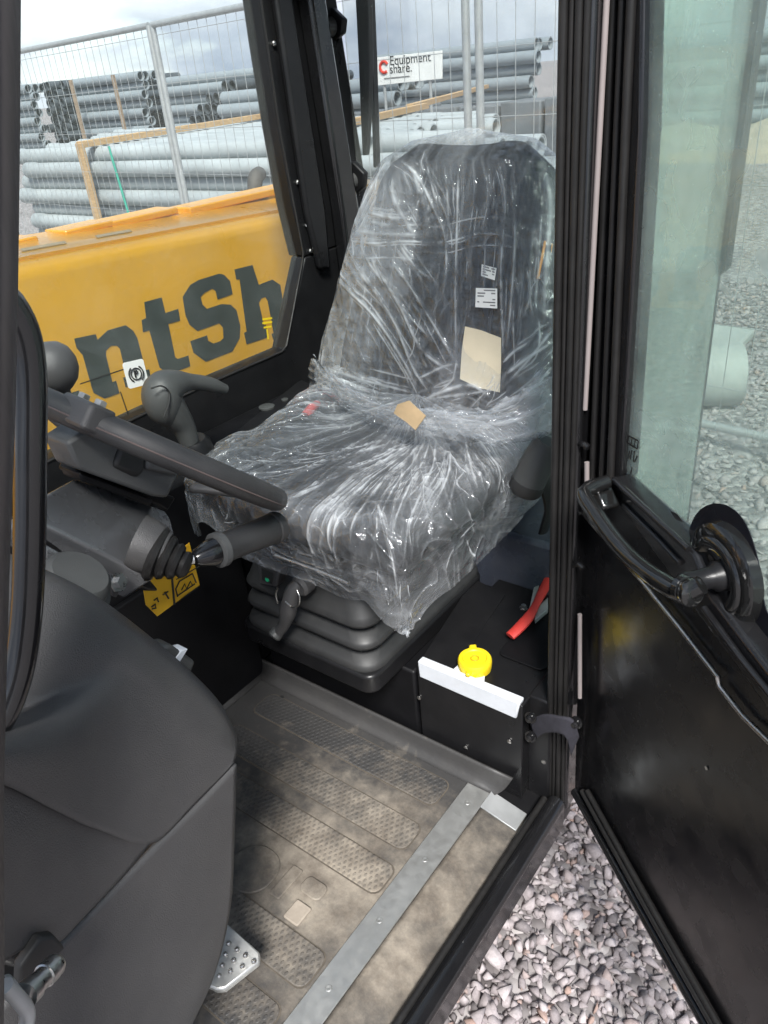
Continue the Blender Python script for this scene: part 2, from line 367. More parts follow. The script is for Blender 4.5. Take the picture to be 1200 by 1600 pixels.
def stone_material():
    m = bpy.data.materials.new('stone'); m.use_nodes = True; t = m.node_tree; b = t.nodes['Principled BSDF']
    at = N(t, 'ShaderNodeAttribute'); at.attribute_name = 'tone'
    cr = N(t, 'ShaderNodeValToRGB'); e = cr.color_ramp.elements
    e[0].color = (.14,.125,.125,1); e[1].color = (.47,.42,.42,1)
    for pos, c in ((.35,(.30,.262,.265,1)), (.7,(.385,.34,.342,1)), (.82,(.36,.25,.21,1)), (.86,(.385,.34,.342,1))):
        k = cr.color_ramp.elements.new(pos); k.color = c
    t.links.new(at.outputs['Fac'], cr.inputs[0])
    tcn = N(t, 'ShaderNodeTexCoord'); n = N(t, 'ShaderNodeTexNoise', Scale=120.0, Detail=5.0, Roughness=.7); t.links.new(tcn.outputs['Object'], n.inputs['Vector'])
    mr = N(t, 'ShaderNodeMapRange'); mr.inputs[1].default_value=.3; mr.inputs[2].default_value=.7; mr.inputs[3].default_value=.75; mr.inputs[4].default_value=1.15
    t.links.new(n.outputs['Fac'], mr.inputs[0])
    mu = N(t, 'ShaderNodeMix'); mu.data_type='RGBA'; mu.blend_type='MULTIPLY'; mu.inputs[0].default_value=1
    t.links.new(cr.outputs[0], mu.inputs[6]); t.links.new(mr.outputs[0], mu.inputs[7]); t.links.new(mu.outputs[2], b.inputs['Base Color'])
    b.inputs['Roughness'].default_value=.9
    bp = N(t, 'ShaderNodeBump', Strength=.4, Distance=.002); t.links.new(n.outputs['Fac'], bp.inputs['Height']); t.links.new(bp.outputs[0], b.inputs['Normal'])
    return m
M['stone'] = stone_material()
def stone_shapes(k):
    out = []
    for _ in range(k):
        bm = bmesh.new()
        sx, sy, sz = rnd.uniform(.8,1.35), rnd.uniform(.7,1.0), rnd.uniform(.5,.8)
        for i in range(10):
            v = Vector((rnd.gauss(0,1), rnd.gauss(0,1), rnd.gauss(0,1))).normalized() * rnd.uniform(.75, 1.15)
            bm.verts.new((v.x*sx, v.y*sy, v.z*sz))
        r = bmesh.ops.convex_hull(bm, input=bm.verts)
        bmesh.ops.delete(bm, geom=[v for v in bm.verts if not v.link_faces], context='VERTS')
        bmesh.ops.triangulate(bm, faces=bm.faces)
        bm.verts.index_update()
        out.append((np.array([v.co[:] for v in bm.verts]), np.array([[v.index for v in f.verts] for f in bm.faces])))
        bm.free()
    return out
shapes = stone_shapes(28)
def stones(spots):                     # spots: (x, y, z, radius)
    VV, FF, TT = [], [], []; base = 0
    nr = np.random.RandomState(5)
    for (x, y, z, r) in spots:
        v, f = shapes[nr.randint(len(shapes))]
        a, b_, c_ = nr.uniform(0, 6.28), nr.normal(0, .35), nr.normal(0, .35)
        ca, sa = math.cos(a), math.sin(a)
        Rm = np.array([[ca,-sa,0],[sa,ca,0],[0,0,1]]) @ np.array([[1,0,0],[0,math.cos(b_),-math.sin(b_)],[0,math.sin(b_),math.cos(b_)]]) @ np.array([[math.cos(c_),0,math.sin(c_)],[0,1,0],[-math.sin(c_),0,math.cos(c_)]])
        VV.append((v * r) @ Rm.T + np.array([x, y, z])); FF.append(f + base); base += len(v)
        TT.append(np.full(len(v), nr.uniform(0, 1)))
    VV = np.concatenate(VV); FF = np.concatenate(FF); TT = np.concatenate(TT)
    me = bpy.data.meshes.new('gravel'); me.vertices.add(len(VV)); me.vertices.foreach_set('co', VV.ravel())
    me.loops.add(FF.size); me.loops.foreach_set('vertex_index', FF.ravel().astype(np.int32))
    me.polygons.add(len(FF)); me.polygons.foreach_set('loop_start', (np.arange(len(FF))*3).astype(np.int32))
    me.update(calc_edges=True); me.validate()
    at = me.attributes.new('tone', 'FLOAT', 'POINT'); at.data.foreach_set('value', TT.astype(np.float32))
    o = link('gravel', me, M['stone']); o['kind'] = 'stuff'
    o['label'] = 'loose pinkish grey crushed gravel covering the yard'; o['category'] = 'gravel'
    return o
spots = []
x = -0.5
def scatter(x0, x1, a0, a1, step, r0, r1, layers):
    for L in range(layers):
        nx, na = int((x1-x0)/step), int((a1-a0)/step)
        for i in range(nx):
            for j in range(na):
                r = rnd.uniform(r0, r1) * (1.35 if rnd.random() < .12 else 1)
                spots.append((x0 + (i + rnd.random())*step, -(a0 + (j + rnd.random())*step), r*.3 + L*r*.55*rnd.random(), r))
scatter(-.55, 1.45, .0, 1.9, .024, .007, .018, 2)
scatter(-.55, 1.45, .0, 1.9, .075, .018, .026, 1)
scatter(-1.2, 3.2, 1.9, 7.0, .055, .017, .028, 1)
stones(spots)

# ------------------------------------------------------------------ the machine: one thing
TH = empty('telehandler', (0.9, -.7, 0)); 
tag(TH, 'black and yellow telehandler with open cab door, steering wheel and boom beside it', 'telehandler')
TH.location = (0, 0, 0)
def part(name): 
    o = empty(name); o.parent = TH; return o

# --- floor pan
FL = part('cab_floor')
boxa('floor_sheet', .56, 1.42, -.25, 1.02, FZ-.06, FZ-.012, M['dark_inside'], FL)
mp_o = prism('rubber_mat', [V(.612,-.2,FZ-.006), V(1.30,-.2,FZ-.006), V(1.30,.955,FZ-.006), V(.612,.955,FZ-.006)], (0,0,.006), M['mat_plain'], FL)
M['groove'] = mat('groove', (.10,.084,.066), .9, var=.3, vscale=40)
M['pale_plate'] = mat('pale_plate', (.34,.29,.235), .8, var=.2, vscale=40)
def pad(pts, h=.0035, m='mat_diamond', bev=.0015):
    p = [Vector(q) for q in pts]
    return prism('tread_pad', p, (0,0,h), M[m], FL, bev)
def rpoly(x0, x1, a0, a1, z, r=.015, k=4):
    out = []
    for cx, cy, s in ((x1-r, a1-r, 0), (x0+r, a1-r, 1), (x0+r, a0+r, 2), (x1-r, a0+r, 3)):
        for i in range(k+1):
            th = math.pi/2*(s + i/k); out.append(V(cx + r*math.cos(th), cy + r*math.sin(th), z))
    return out
for a0, a1, xa in ((.855,.925,.64), (.738,.805,.63), (.635,.702,.62), (.432,.502,.62), (.325,.395,.625)):
    pad(rpoly(xa, 1.16, a0, a1, FZ, .018))
    prism('tread_groove', rpoly(xa-.0025, 1.1625, a0-.0025, a1+.0025, FZ+.0002, .0195), (0,0,.0010), M['groove'], FL)
pad(rpoly(.80,.90,.50,.60,FZ,.045,8), .005, 'mat_plain', .003)
pad(rpoly(.70,.735,.51,.55,FZ,.004), .006, 'pale_plate', .002)
pad(rpoly(.70,.75,.565,.60,FZ,.012), .005, 'mat_plain', .002)
pad(rpoly(.765,.79,.53,.60,FZ,.004), .004, 'mat_plain', .002)
# upstand at the back and on the far side of the mat
lipz = FZ + .045
patch('rear_upstand', [[V(1.215,.945,FZ), V(.55,.945,FZ)], [V(1.23,.962,FZ+.012), V(.535,.962,FZ+.012)], [V(1.24,.972,lipz), V(.52,.972,lipz)]], 12, 8, M['mat_plain'], FL, .006)
patch('side_upstand', [[V(1.215,.945,FZ), V(1.215,-.2,FZ)], [V(1.23,.962,FZ+.012), V(1.23,-.2,FZ+.012)], [V(1.24,.972,lipz), V(1.24,-.2,lipz)]], 12, 8, M['mat_plain'], FL, .006)
for (u, v, r) in ((472,1080,.011), (732,1212,.013)):
    p = PA(u, v, .966); lathe('drain_hole', p, (0,1,.25), [(-.002,r), (.0,r), (.003,r*.95)], M['ink'], FL, 16)
p = PZ(440,1090,FZ+.001); lathe('drain_hole', p, (0,0,1), [(0,.006),(.002,.006)], M['ink'], FL, 12)
# aluminium strip with rivets, sloping sill, seal
strip = prism('edge_strip', [V(.558,-.2,FZ), V(.611,-.2,FZ), V(.611,.945,FZ), V(.558,.945,FZ)], (0,0,.004), M['alu'], FL, .0012)
for a in (.90,.745,.60,.46,.33): lathe('rivet', V(.585,a,FZ+.004), (0,0,1), [(0,.006),(.0012,.005),(.0012,.0022),(.0006,.0008)], M['alu'], FL, 14)
prism('end_plate', [V(.478,.905,FZ-.016), V(.558,.905,FZ+.002), V(.558,.952,FZ+.002), V(.478,.952,FZ-.016)], (0,0,.004), M['galv'], FL, .001)
patch('sill_slope', [[V(.558,-.2,FZ-.002), V(.558,.93,FZ-.002)], [V(.535,-.2,FZ-.004), V(.535,.93,FZ-.004)], [V(.475,-.2,FZ-.020), V(.475,.95,FZ-.020)], [V(.466,-.2,FZ-.014), V(.466,.95,FZ-.014)]], 30, 14, M['sill_dirt'], FL, .004)
tube('sill_seal', [V(.442,-.25,FZ-.016), V(.442,1.01,FZ-.016)], .019, M['black_paint'], FL, 14)
tube('sill_seal', [V(.463,-.25,FZ-.006), V(.463,1.0,FZ-.006)], .007, M['rubber'], FL, 10)
boxa('sill_panel', .425, .46, -.25, 1.02, FZ-.09, FZ-.018, M['black_paint'], FL, .008)

boxa('sill_corner', .43, .56, .945, 1.06, FZ-.085, FZ-.024, M['black_satin'], FL, .004)
boxa('post_foot', .462, .51, 1.015, 1.12, FZ-.085, FZ+.24, M['black_satin'], FL, .004)
# --- cab frame
CF = part('cab_frame')
def pillar(name, b, t, w, d, m='black_paint', par=CF, bev=.006):
    b, t = Vector(b), Vector(t)
    q = [Vector((sx*w/2, sy*d/2, 0)) for sx, sy in ((-1,-1),(1,-1),(1,1),(-1,1))]
    o = mesh(name, [b+k for k in q] + [t+k for k in q], [(0,1,2,3),(4,5,6,7),(0,1,5,4),(1,2,6,5),(2,3,7,6),(3,0,4,7)], M[m], par); bevel(o, bev); return o
ZR = FZ + 1.62
pillar('rear_door_post', V(.447,1.065,FZ-.05), V(.447,1.025,ZR), .042, .075)
for i, (dx, da) in enumerate(((.466,1.022), (.456,1.024), (.446,1.022), (.436,1.022))):
    tube('post_seal', [V(dx,da+.004,FZ-.02), V(dx,da-.036,ZR)], (.006,.004,.0055,.0045)[i], M['rubber'], CF, 10)
# raked front pillar
fp = [PX(-44,-90,.47), PX(-42,250,.47), PX(-43,600,.47), PX(-50,900,.47), PX(-54,1250,.47), PX(-50,1500,.47), PX(-50,1800,.47)]
tube('front_door_post', fp, .024, M['post_vinyl'], CF, 14, n=40)
for off, r in ((11.5,.0045), (20,.0035)):
    tube('post_seal', [PX(-36+off,-90,.447), PX(-34+off,250,.447), PX(-35+off,600,.447), PX(-42+off,900,.447), PX(-46+off,1250,.447), PX(-42+off,1500,.447), PX(-42+off,1800,.447)], r, M['rubber'], CF, 8, n=40)
# rear right corner post, built from its outline on the right-hand side of the cab
XR = 1.40
post = [PX(400,-60,XR), PX(416,60,XR), PX(437,200,XR), PX(458,320,XR), PX(477,402,XR), PX(446,546,XR)]
back_a = [Vector((XR, p.y - .30, p.z)) for p in post]
prism('rear_corner_post', [post[0], post[1], post[2], post[3], post[4], V(XR, 1.80, post[4].z), V(XR, 1.72, post[0].z)], (.06,0,0), M['black_satin'], CF, .006)
c0, c1 = PX(470,-60,XR-.03), PX(520,420,XR-.03)
prism('post_rib', [PX(412,-60,XR), PX(438,-60,XR), PX(500,330,XR), PX(508,420,XR), PX(492,420,XR), PX(470,330,XR)], (-.022,0,0), M['black_satin'], CF, .008)
prism('post_rib', [PX(452,-60,XR), PX(478,-60,XR), PX(543,330,XR), PX(556,450,XR), PX(530,450,XR), PX(515,330,XR)], (-.045,0,0), M['black_paint'], CF, .010)
for (u, v) in ((427,68),(464,285),(478,352),(484,392)): lathe('bolt', PX(u,v,XR-.001), (-1,0,0), [(0,.006),(.004,.006),(.006,.004)], M['steel'], CF, 8)
# lower right wall under the window, cut to the window's outline
zb = lambda u, v: PX(u, v, XR)
wall_pts = [zb(477,402), zb(446,546), zb(325,598), zb(200,657), zb(70,722), zb(-60,790), V(XR,-.2,FZ-.05), V(XR,1.75,FZ-.05), V(XR,1.75,zb(477,402).z)]
prism('side_wall', wall_pts, (.05,0,0), M['black_satin'], CF, .004)
tube('window_seal', [zb(400,-60), zb(437,200), zb(474,395), zb(472,412), zb(448,540), zb(440,550), zb(325,600), zb(200,659), zb(70,724), zb(-60,792)], .003, M['rubber'], CF, 8)
for (x0_, x1_, a0_, a1_) in ((.42,.52,-.20,1.85), (1.38,1.48,-.20,1.85), (.52,1.38,-.20,-.08), (.52,1.38,1.45,1.85)):
    boxa('roof_beam', x0_, x1_, a0_, a1_, ZR, ZR+.07, M['black_satin'], CF, .01)
boxa('added_roof_pane', .515, 1.385, -.085, 1.455, ZR+.02, ZR+.026, M['glass_side'], CF, 0)  # unseen glazing in the roof, added to let daylight into the cab
boxa('roof_rail', .435, .50, -.05, 1.10, ZR-.05, ZR, M['black_satin'], CF, .01)
tube('front_corner_post', [V(XR+.02,-.15,FZ), V(XR+.02,-.05,FZ+.7), V(XR+.02,.1,ZR)], .04, M['black_satin'], CF, 12, n=14)
# rear wall
boxa('rear_wall', .45, 1.45, 1.72, 1.78, FZ-.05, FZ+.88, M['black_satin'], CF, .006)
boxa('rear_window_post', .43, .475, 1.71, 1.78, FZ+.88, ZR, M['black_satin'], CF, .01)
boxa('shelf', .46, 1.39, 1.34, 1.72, FZ+.02, FZ+.365, M['sky_sheen_black'], CF, .012)
boxa('side_console', 1.24, 1.398, .25, 1.72, FZ+.02, FZ+.60, M['dark_inside'], CF, .012)
boxa('seat_riser', .76, 1.21, .985, 1.34, FZ-.02, FZ+.205, M['dark_inside'], CF, .006)
boxa('tunnel_panel', 1.225, 1.24, -.2, .97, FZ-.01, FZ+.42, M['dark_inside'], CF, .004)
prism('console_plate', [PZ(470,595,FZ+.602), PZ(560,640,FZ+.602), PZ(440,690,FZ+.602), PZ(365,680,FZ+.602)], (0,0,.004), M['black_satin'], CF, .001)
lathe('console_knob', PZ(417,637,FZ+.606), (0,0,1), [(0,.020),(.004,.020),(.006,.016)], M['lever_grey'], CF, 20)
lathe('console_knob', PZ(445,625,FZ+.606), (0,0,1), [(0,.009),(.003,.009),(.004,.006)], M['lever_grey'], CF, 14)
o = tube('release_lever', [PX(478,650,1.22), PX(487,638,1.22), PX(497,630,1.22)], [.013,.012,.009], M['red'], CF, 10)
# right-hand window, rear window, hinges, wiper
prism('side_window', [zb(400,-60)+Vector((.03,0,0)), zb(437,200)+Vector((.03,0,0)), zb(477,402)+Vector((.03,0,0)), zb(446,548)+Vector((.03,0,0)), zb(325,600)+Vector((.03,0,0)), zb(70,724)+Vector((.03,0,0)), zb(-60,792)+Vector((.03,0,0)), V(XR+.03,.1,ZR)], (.005,0,0), M['glass_side'], CF)
boxa('quarter_window', .440, .445, 1.10, 1.715, FZ+.02, ZR, M['glass_door'], CF, 0)
boxa('rear_window', .475, 1.40, 1.745, 1.750, FZ+.88, ZR, M['glass_rear'], CF, 0)
for (u, v) in ((516,42), (549,283)):
    p = lambda du, dv: PA(u+du, v+dv, 1.70)
    br = prism('window_hinge', [p(-22,-32), p(2,-30), p(20,-12), p(18,10), p(-8,34), p(-22,36)], (0,-.02,0), M['black_satin'], CF, .004)
    lathe('hinge_knob', PA(u,v,1.70), (0,1,0), [(-.01,.022),(.004,.022),(.012,.018),(.02,.016),(.024,.010)], M['plastic'], br, 22)
W = 1.76
prism('wiper_arm', [PA(553,-40,W), PA(574,-40,W), PA(577,100,W), PA(575,180,W), PA(571,243,W), PA(566,243,W), PA(563,180,W), PA(560,100,W)], (0,-.02,0), M['rubber'], CF, .003)
prism('wiper_blade', [PA(572,-40,W+.03), PA(577,-40,W+.03), PA(583,100,W+.03), PA(588,262,W+.03), PA(583,262,W+.03), PA(578,100,W+.03)], (0,-.02,0), M['rubber'], CF, .002)

# printed marks on the side window
def strip_lines(name, segs, w, plane, m, parent):
    for a, b in segs:
        A, B = plane(*a), plane(*b); d = (B-A).normalized()
        nrm = Vector((1,0,0)) if plane is onwin else DNRM
        s = d.cross(nrm).normalized() * w
        prism(name, [A-s, B-s, B+s, A+s], nrm*-.0006, M[m], parent)
onwin = lambda u, v: PX(u, v, XR+.0285)
lab_c = onwin(212,584); e1 = (onwin(228,580)-onwin(196,588)).normalized(); e2 = (onwin(208,568)-onwin(216,600)).normalized()
hw = (onwin(228,580)-onwin(196,588)).length/2; hh = (onwin(208,568)-onwin(216,600)).length/2*1.25
def rr2(cx, cy, w, h, r, k=4):
    out = []
    for sx, sy, s in ((1,1,0),(-1,1,1),(-1,-1,2),(1,-1,3)):
        for i in range(k+1):
            th = math.pi/2*(s+i/k); out.append((cx+sx*(w-r)+r*math.cos(th), cy+sy*(h-r)+r*math.sin(th)))
    return out
PL = prism('brake_label', [lab_c + e1*x + e2*y for x, y in rr2(0,0,hw,hh,hw*.22)], (-.001,0,0), M['white_paper'], CF)
def arc(c, r, a0, a1, n=14): return [(c[0]+r*math.cos(R(a0+(a1-a0)*i/(n-1))), c[1]+r*math.sin(R(a0+(a1-a0)*i/(n-1)))) for i in range(n)]
def lab_line(pts, w):
    P = [lab_c + Vector((-.0022,0,0)) + e1*x*hw + e2*y*hw for x, y in pts]
    tube('label_print', P, w*hw, M['ink'], PL, 6, smooth=None)
lab_line(arc((0,0),.48,0,360,28), .05); lab_line(arc((0,0),.68,-55,55), .06); lab_line(arc((0,0),.68,125,235), .06)
lab_line([(-.12,-.28),(-.12,.26)], .07); lab_line([(-.12,.26),(.08,.26),(.17,.15),(.08,.02),(-.12,.02)], .07)
strip_lines('glass_mark', [((125,600),(205,573)), ((118,630),(122,655)), ((188,612),(206,665)), ((70,690),(88,678))], .0012, onwin, 'ink', CF)
strip_lines('glass_mark', [((410,499),(425,497)), ((410,505),(425,503)), ((412,512),(424,510)), ((417,514),(419,530))], .0022, onwin, 'cap_yellow', CF)

# --- boom with lettering
BM = part('boom')
XB = 1.66
def bp_(u, v): return PX(u, v, XB)
T0, T1 = bp_(20,420), bp_(465,333)
slope = (T1.z - T0.z)/(T1.y - T0.y)
zt = lambda y: T0.z + slope*(y - T0.y)
y0, y1 = .6, -2.12
bt = .42
def boom_section(y):
    z = zt(y)
    return [Vector((XB,y,z-bt)), Vector((XB,y,z-.03)), Vector((XB+.006,y,z-.012)), Vector((XB+.02,y,z)), Vector((XB+.055,y,z+.004)), Vector((XB+.055,y,z+.012)), Vector((XB+.27,y,z+.03)), Vector((XB+.30,y,z+.02)), Vector((XB+.30,y,z-bt))]
sec = [boom_section(y0 + (y1-y0)*i/24) for i in range(25)]
k = len(sec[0])
bo = mesh('boom_box', [p for s in sec for p in s], [(i*k+j, i*k+(j+1)%k, (i+1)*k+(j+1)%k, (i+1)*k+j) for i in range(24) for j in range(k)] + [tuple(range(k)), tuple(24*k+j for j in range(k))], M['yellow'], BM, 35)
for (ua, va, ub, vb) in ((152,371,205,357), (35,395,105,383)):
    A, B = PX(ua,va,XB+.1), PX(ub,vb,XB+.1); A.z = zt(A.y)+.0165; B.z = zt(B.y)+.0165
    prism('boom_slot', [A, B, B+Vector((.022,-.01,.002)), A+Vector((.022,-.01,.002))], (0,0,.0018), M['tan_tape'], BM)
# wear pad carriers and hose guard on the boom
for i, (ua, ub) in enumerate(((20,45),(100,170),(175,275),(300,470))):
    A, B = PX(ua,380,XB+.22), PX(ub,345,XB+.22)
    boxm('boom_top_plate', (XB+.20, min(A.y,B.y), zt(A.y)+.018), (XB+.295, max(A.y,B.y), zt(A.y)+.030+.003*i), M['yellow'], BM, .004)
def letter(pts):
    prism('letter', [bp_(*p) + Vector((-.0015,0,0)) for p in pts], (.001,0,0), M['letter'], BM)
letter([(62,600),(75,570),(100,551),(109,556),(121,592),(97,600),(99,617),(123,610),(119,632),(75,652),(62,630)])
letter([(115.5,529),(149,522),(152,531),(168,516),(196,508),(208,517),(214,528),(227,578),(232.6,577),(235.5,595),(196,605),(192,590),(197,588),(187,545),(182,540),(173,540),(165,548),(165,555),(175,597),(181,595),(186,614),(163,622.5),(146,614),(143.5,607),(129,555),(119.5,544)])
letter([(225,472),(252,464.6),(258,489),(278,482.5),(281,501),(262.5,506),(273,557.5),(277,561),(294,555.4),(296.7,572),(262.5,584.6),(249,574),(233,516),(223,519),(221,500),(228,497)])
letter([(285,464),(297,445),(310,437.5),(342,427.5),(349,429),(359,439),(363,459.6),(339.6,468),(336.7,455),(331,451),(319,457.5),(313,464),(316,476),(323,482.5),(346,475),(360,476),(369,484.6),(375,509.6),(374,528),(362.5,549),(321,565),(302,551),(297,533),(323,524),(325,532.5),(333,536.7),(344,533),(349,528),(348,511.7),(342,505),(308,517),(296,507.5),(289.6,493)])
letter([(366,421),(394,414),(404,445),(425,436.7),(437.5,445),(444,487),(449,514),(453,513),(456,527),(428,535),(424,522),(427,520),(418,470),(414,464),(408,466),(404,473),(412,508),(415,507),(418,527),(385,538),(381,520),(385,518),(374,436),(369,437)])
letter([(453,446),(456,436),(464,428),(500,416),(512,424),(528,505),(490,520),(470,522),(459,512),(456,490),(464,475),(490,466),(487,452),(472,456),(470,464),(458,468)])
# exhaust elbow rising behind the boom
ex = [PX(398,340,2.15), PX(398,300,2.15), PX(399,280,2.15), PX(405,272,2.20)]
tube('exhaust_pipe', ex, [.026,.026,.027,.026], mat('exhaust', (.07,.065,.06), .7, metal=.3, dust=.3), BM, 18, n=14)
boxm('boom_mount', (XB-.05, -2.2, .9), (XB+.36, -2.0, zt(-2.1)+.05), M['yellow'], BM, .02)
boxm('chassis', (.78, -2.7, .22), (1.9, .9, FZ-.075), M['dark_inside'], TH, .03)

# --- side box with washer bottle
SB = part('side_box')
boxa('box_body', .507, .752, .985, 1.335, FZ-.02, FZ+.236, M['black_satin'], SB, .003)
bottle = prism('washer_bottle', [PA(652,1033,.981), PA(812,1099,.981), PA(806,1124,.981), PA(655,1058,.981)], (0,-.02,0), M['white_plastic'], SB, .003)
zt_ = FZ+.2375
prism('bottle_neck', [PZ(700,1054,zt_), PZ(722,1035,zt_), PZ(735,1010,zt_), PZ(760,1022,zt_), PZ(757,1066,zt_), PZ(765,1080,zt_)], (0,0,.003), M['white_plastic'], SB, .001)
prism('box_lid', [PZ(656,1034,zt_), PZ(698,1050,zt_), PZ(722,1030,zt_), PZ(790,930,zt_), PZ(740,905,zt_)], (0,0,.002), M['black_satin'], SB, .0008)
cap_c = PZ(742,1036,FZ+.25)
cap = lathe('filler_cap', cap_c, (0,0,1), [(-.012,.033),(0,.0345),(.010,.0345),(.014,.032),(.0145,.025),(.012,.023),(.0115,.002)], M['cap_yellow'], SB, 36)
prism('cap_tab', [cap_c + Vector(q) for q in ((.012,-.028,.002),(.026,-.02,.002),(.034,-.034,.002),(.022,-.044,.002))], (0,0,.008), M['cap_yellow'], SB, .003)
prism('cap_tab', [cap_c + Vector(q) for q in ((-.012,.026,.0),(.002,.030,.0),(-.006,.046,.0),(-.014,.042,.0))], (0,0,.008), M['cap_yellow'], SB, .003)
tube('cap_print', [cap_c + Vector((.008*math.cos(a*.5), .008*math.sin(a*.5), .0125)) for a in range(13)], .0012, mat('cap_dark_yellow', (.5,.34,.005), .5), SB, 6, smooth=None)  # ring in a deeper yellow than the cap
for (u, v) in ((655,1090),(796,1158),(728,1168),(850,1190)):
    lathe('box_screw', PA(u,v,.984), (0,1,0), [(0,.005),(.002,.005),(.003,.003)], M['steel'], SB, 8)
zz = FZ+.2375
prism('isolator_plate', rpoly(.515,.62,1.09,1.24,zz,.015), (0,0,.004), M['dark_inside'], SB, .001)
iso = tube('isolator_key', [PZ(797,994,zz+.02), PZ(812,980,zz+.028), PZ(829,960,zz+.032), PZ(845,930,zz+.035), PZ(858,905,zz+.035)], [.012,.013,.009,.011,.012], M['red'], SB, 10, n=14, flat=.55)
prism('isolator_bracket', [PZ(832,962,zz+.012), PZ(856,940,zz+.012), PZ(856,958,zz+.012), PZ(836,975,zz+.012)], (0,0,.012), M['galv'], SB, .001)
prism('isolator_bracket', [PZ(834,925,zz+.012), PZ(842,922,zz+.012), PZ(838,950,zz+.012), PZ(826,962,zz+.012)], (0,0,.014), M['galv'], SB, .001)
lathe('box_bolt', PZ(818,951,zz), (0,0,1), [(0,.010),(.003,.010),(.003,.007),(.010,.006)], M['steel'], SB, 6)

# --- door stay strap
ST = part('door_stay')
patch('fabric_strap', [[PA(828,1125,1.0), PA(850,1116,.985), PA(880,1120,.975), PA(895,1124,.98), PA(905,1150,.99)], [PA(836,1155,1.0), PA(852,1145,.985), PA(878,1146,.975), PA(886,1155,.98), PA(892,1180,.99)]], 24, 8, M['strap_fabric'], ST, .004)
for (u, v) in ((830,1120),(901,1128),(830,1150)): lathe('strap_bolt', PA(u,v,.99), (0,1,.2), [(0,.012),(.004,.012),(.004,.008),(.012,.007),(.013,.003)], M['black_paint'], ST, 14)

# --- door
DR = part('door')
HX, HA = .415, 1.035
DD = Vector((-.762, .648, 0)).normalized()           # from the hinge to the free edge
DNRM = Vector((.648, .762, 0)).normalized()          # towards the cab
H0 = Vector((HX, -HA, 0))
def D(u, v, off=0.0): return PP(u, v, H0 + DNRM*off, DNRM)
def S(s, z, off=0.0): return H0 + DD*s + DNRM*off + Vector((0,0,z))
# frame along the hinge side
lf = [D(948,-80), D(1004,-80), D(1000,200), D(985,480), D(969,744), D(957,762), D(915,1240), D(897,1236), D(905,900), D(925,500), D(938,200)]
prism('hinge_stile', lf, DNRM*-.03, M['black_paint'], DR, .004)
for (t, b_, r) in (((962,-80),(925,760),.006), ((976,-80),(940,760),.005), ((990,-80),(953,760),.006)):
    tube('door_seal', [D(*t, .004), D(*b_, .004)], r, M['rubber'], DR, 8)
# lower panel
lp = [D(940,755), D(1075,905), D(1240,1120), D(1420,1330), D(1420,2200), D(1100,1600), D(905,1242)]
prism('lower_panel', [p for p in lp], DNRM*-.022, M['door_black'], DR, .003)
for (off, r, du) in ((.006,.010,0), (.010,.006,11), (.008,.005,19)):
    tube('bottom_seal', [D(899+du,1236,off), D(1001+du,1420,off), D(1103+du,1600,off), D(1240+du,1842,off)], r, M['rubber' if du else 'black_paint'], DR, 10, n=12)
# frame bar under the glass, stepped along the raking edge
prism('raking_rail', [D(938,752,.018), D(955,745,.018), D(1082,862,.018), D(1110,930,.018), D(1215,1066,.018), D(1420,1290,.018), D(1420,1360,.018), D(1205,1120,.018), D(1085,955,.018)], DNRM*-.035, M['black_paint'], DR, .006)
tube('rail_bead', [D(962,752,.022), D(1020,806,.022), D(1076,858,.022)], .0045, M['black_paint'], DR, 8)
tube('rail_bead', [D(1100,950,.022), D(1160,1032,.022), D(1240,1130,.022)], .0045, M['black_paint'], DR, 8)
tube('panel_lip', [D(905,795,.008), D(960,858,.008), D(1005,910,.008), D(1060,978,.008), D(1108,1040,.008), D(1122,1058,.010), D(1124,1072,.008), D(1160,1118,.008), D(1215,1172,.008), D(1330,1290,.008)], .0035, M['steel'], DR, 8)
tube('rail_bead', [D(975,790,.02), D(1030,845,.02), D(1062,880,.02)], .004, M['black_paint'], DR, 8)
# glass with its dark printed border
gl = [(1004,-80),(1000,200),(985,480),(970,742),(1076,848),(1084,815),(1105,798),(1128,796),(1150,808),(1168,840),(1180,885),(1186,940),(1196,972),(1300,1100),(1420,1230)]
gl = gl[:4] + [(v.x, v.y) for v in catmull([Vector((a, b, 0)) for a, b in gl[4:13]], 40)] + gl[13:]
gpts = [D(u,v,-.010) for u, v in gl] + [D(1560,1100,-.01), D(1560,-80,-.01)]
prism('door_glass', gpts, DNRM*-.005, M['glass_door'], DR)
def frit(a, b):
    prism('glass_border', [D(*p,-.008) for p in a] + [D(*p,-.008) for p in reversed(b)], DNRM*-.001, M['frit'], DR)
frit([(998,-80),(994,200),(979,480),(964,744),(1074,856)], [(1008,-80),(1003,200),(989,480),(974,736),(1080,834)])
ringo = [(1072,858),(1076,830),(1090,800),(1112,787),(1136,790),(1158,808),(1174,840),(1187,890),(1193,938),(1203,965),(1320,1098)]
ringi = [(1080,868),(1090,836),(1102,822),(1116,815),(1130,818),(1144,832),(1154,855),(1164,895),(1172,945),(1186,985),(1300,1112)]
sm_ = lambda P, n=44: [(v.x, v.y) for v in catmull([Vector((a, b, 0)) for a, b in P], n)]
frit(sm_(ringo), sm_(ringi))
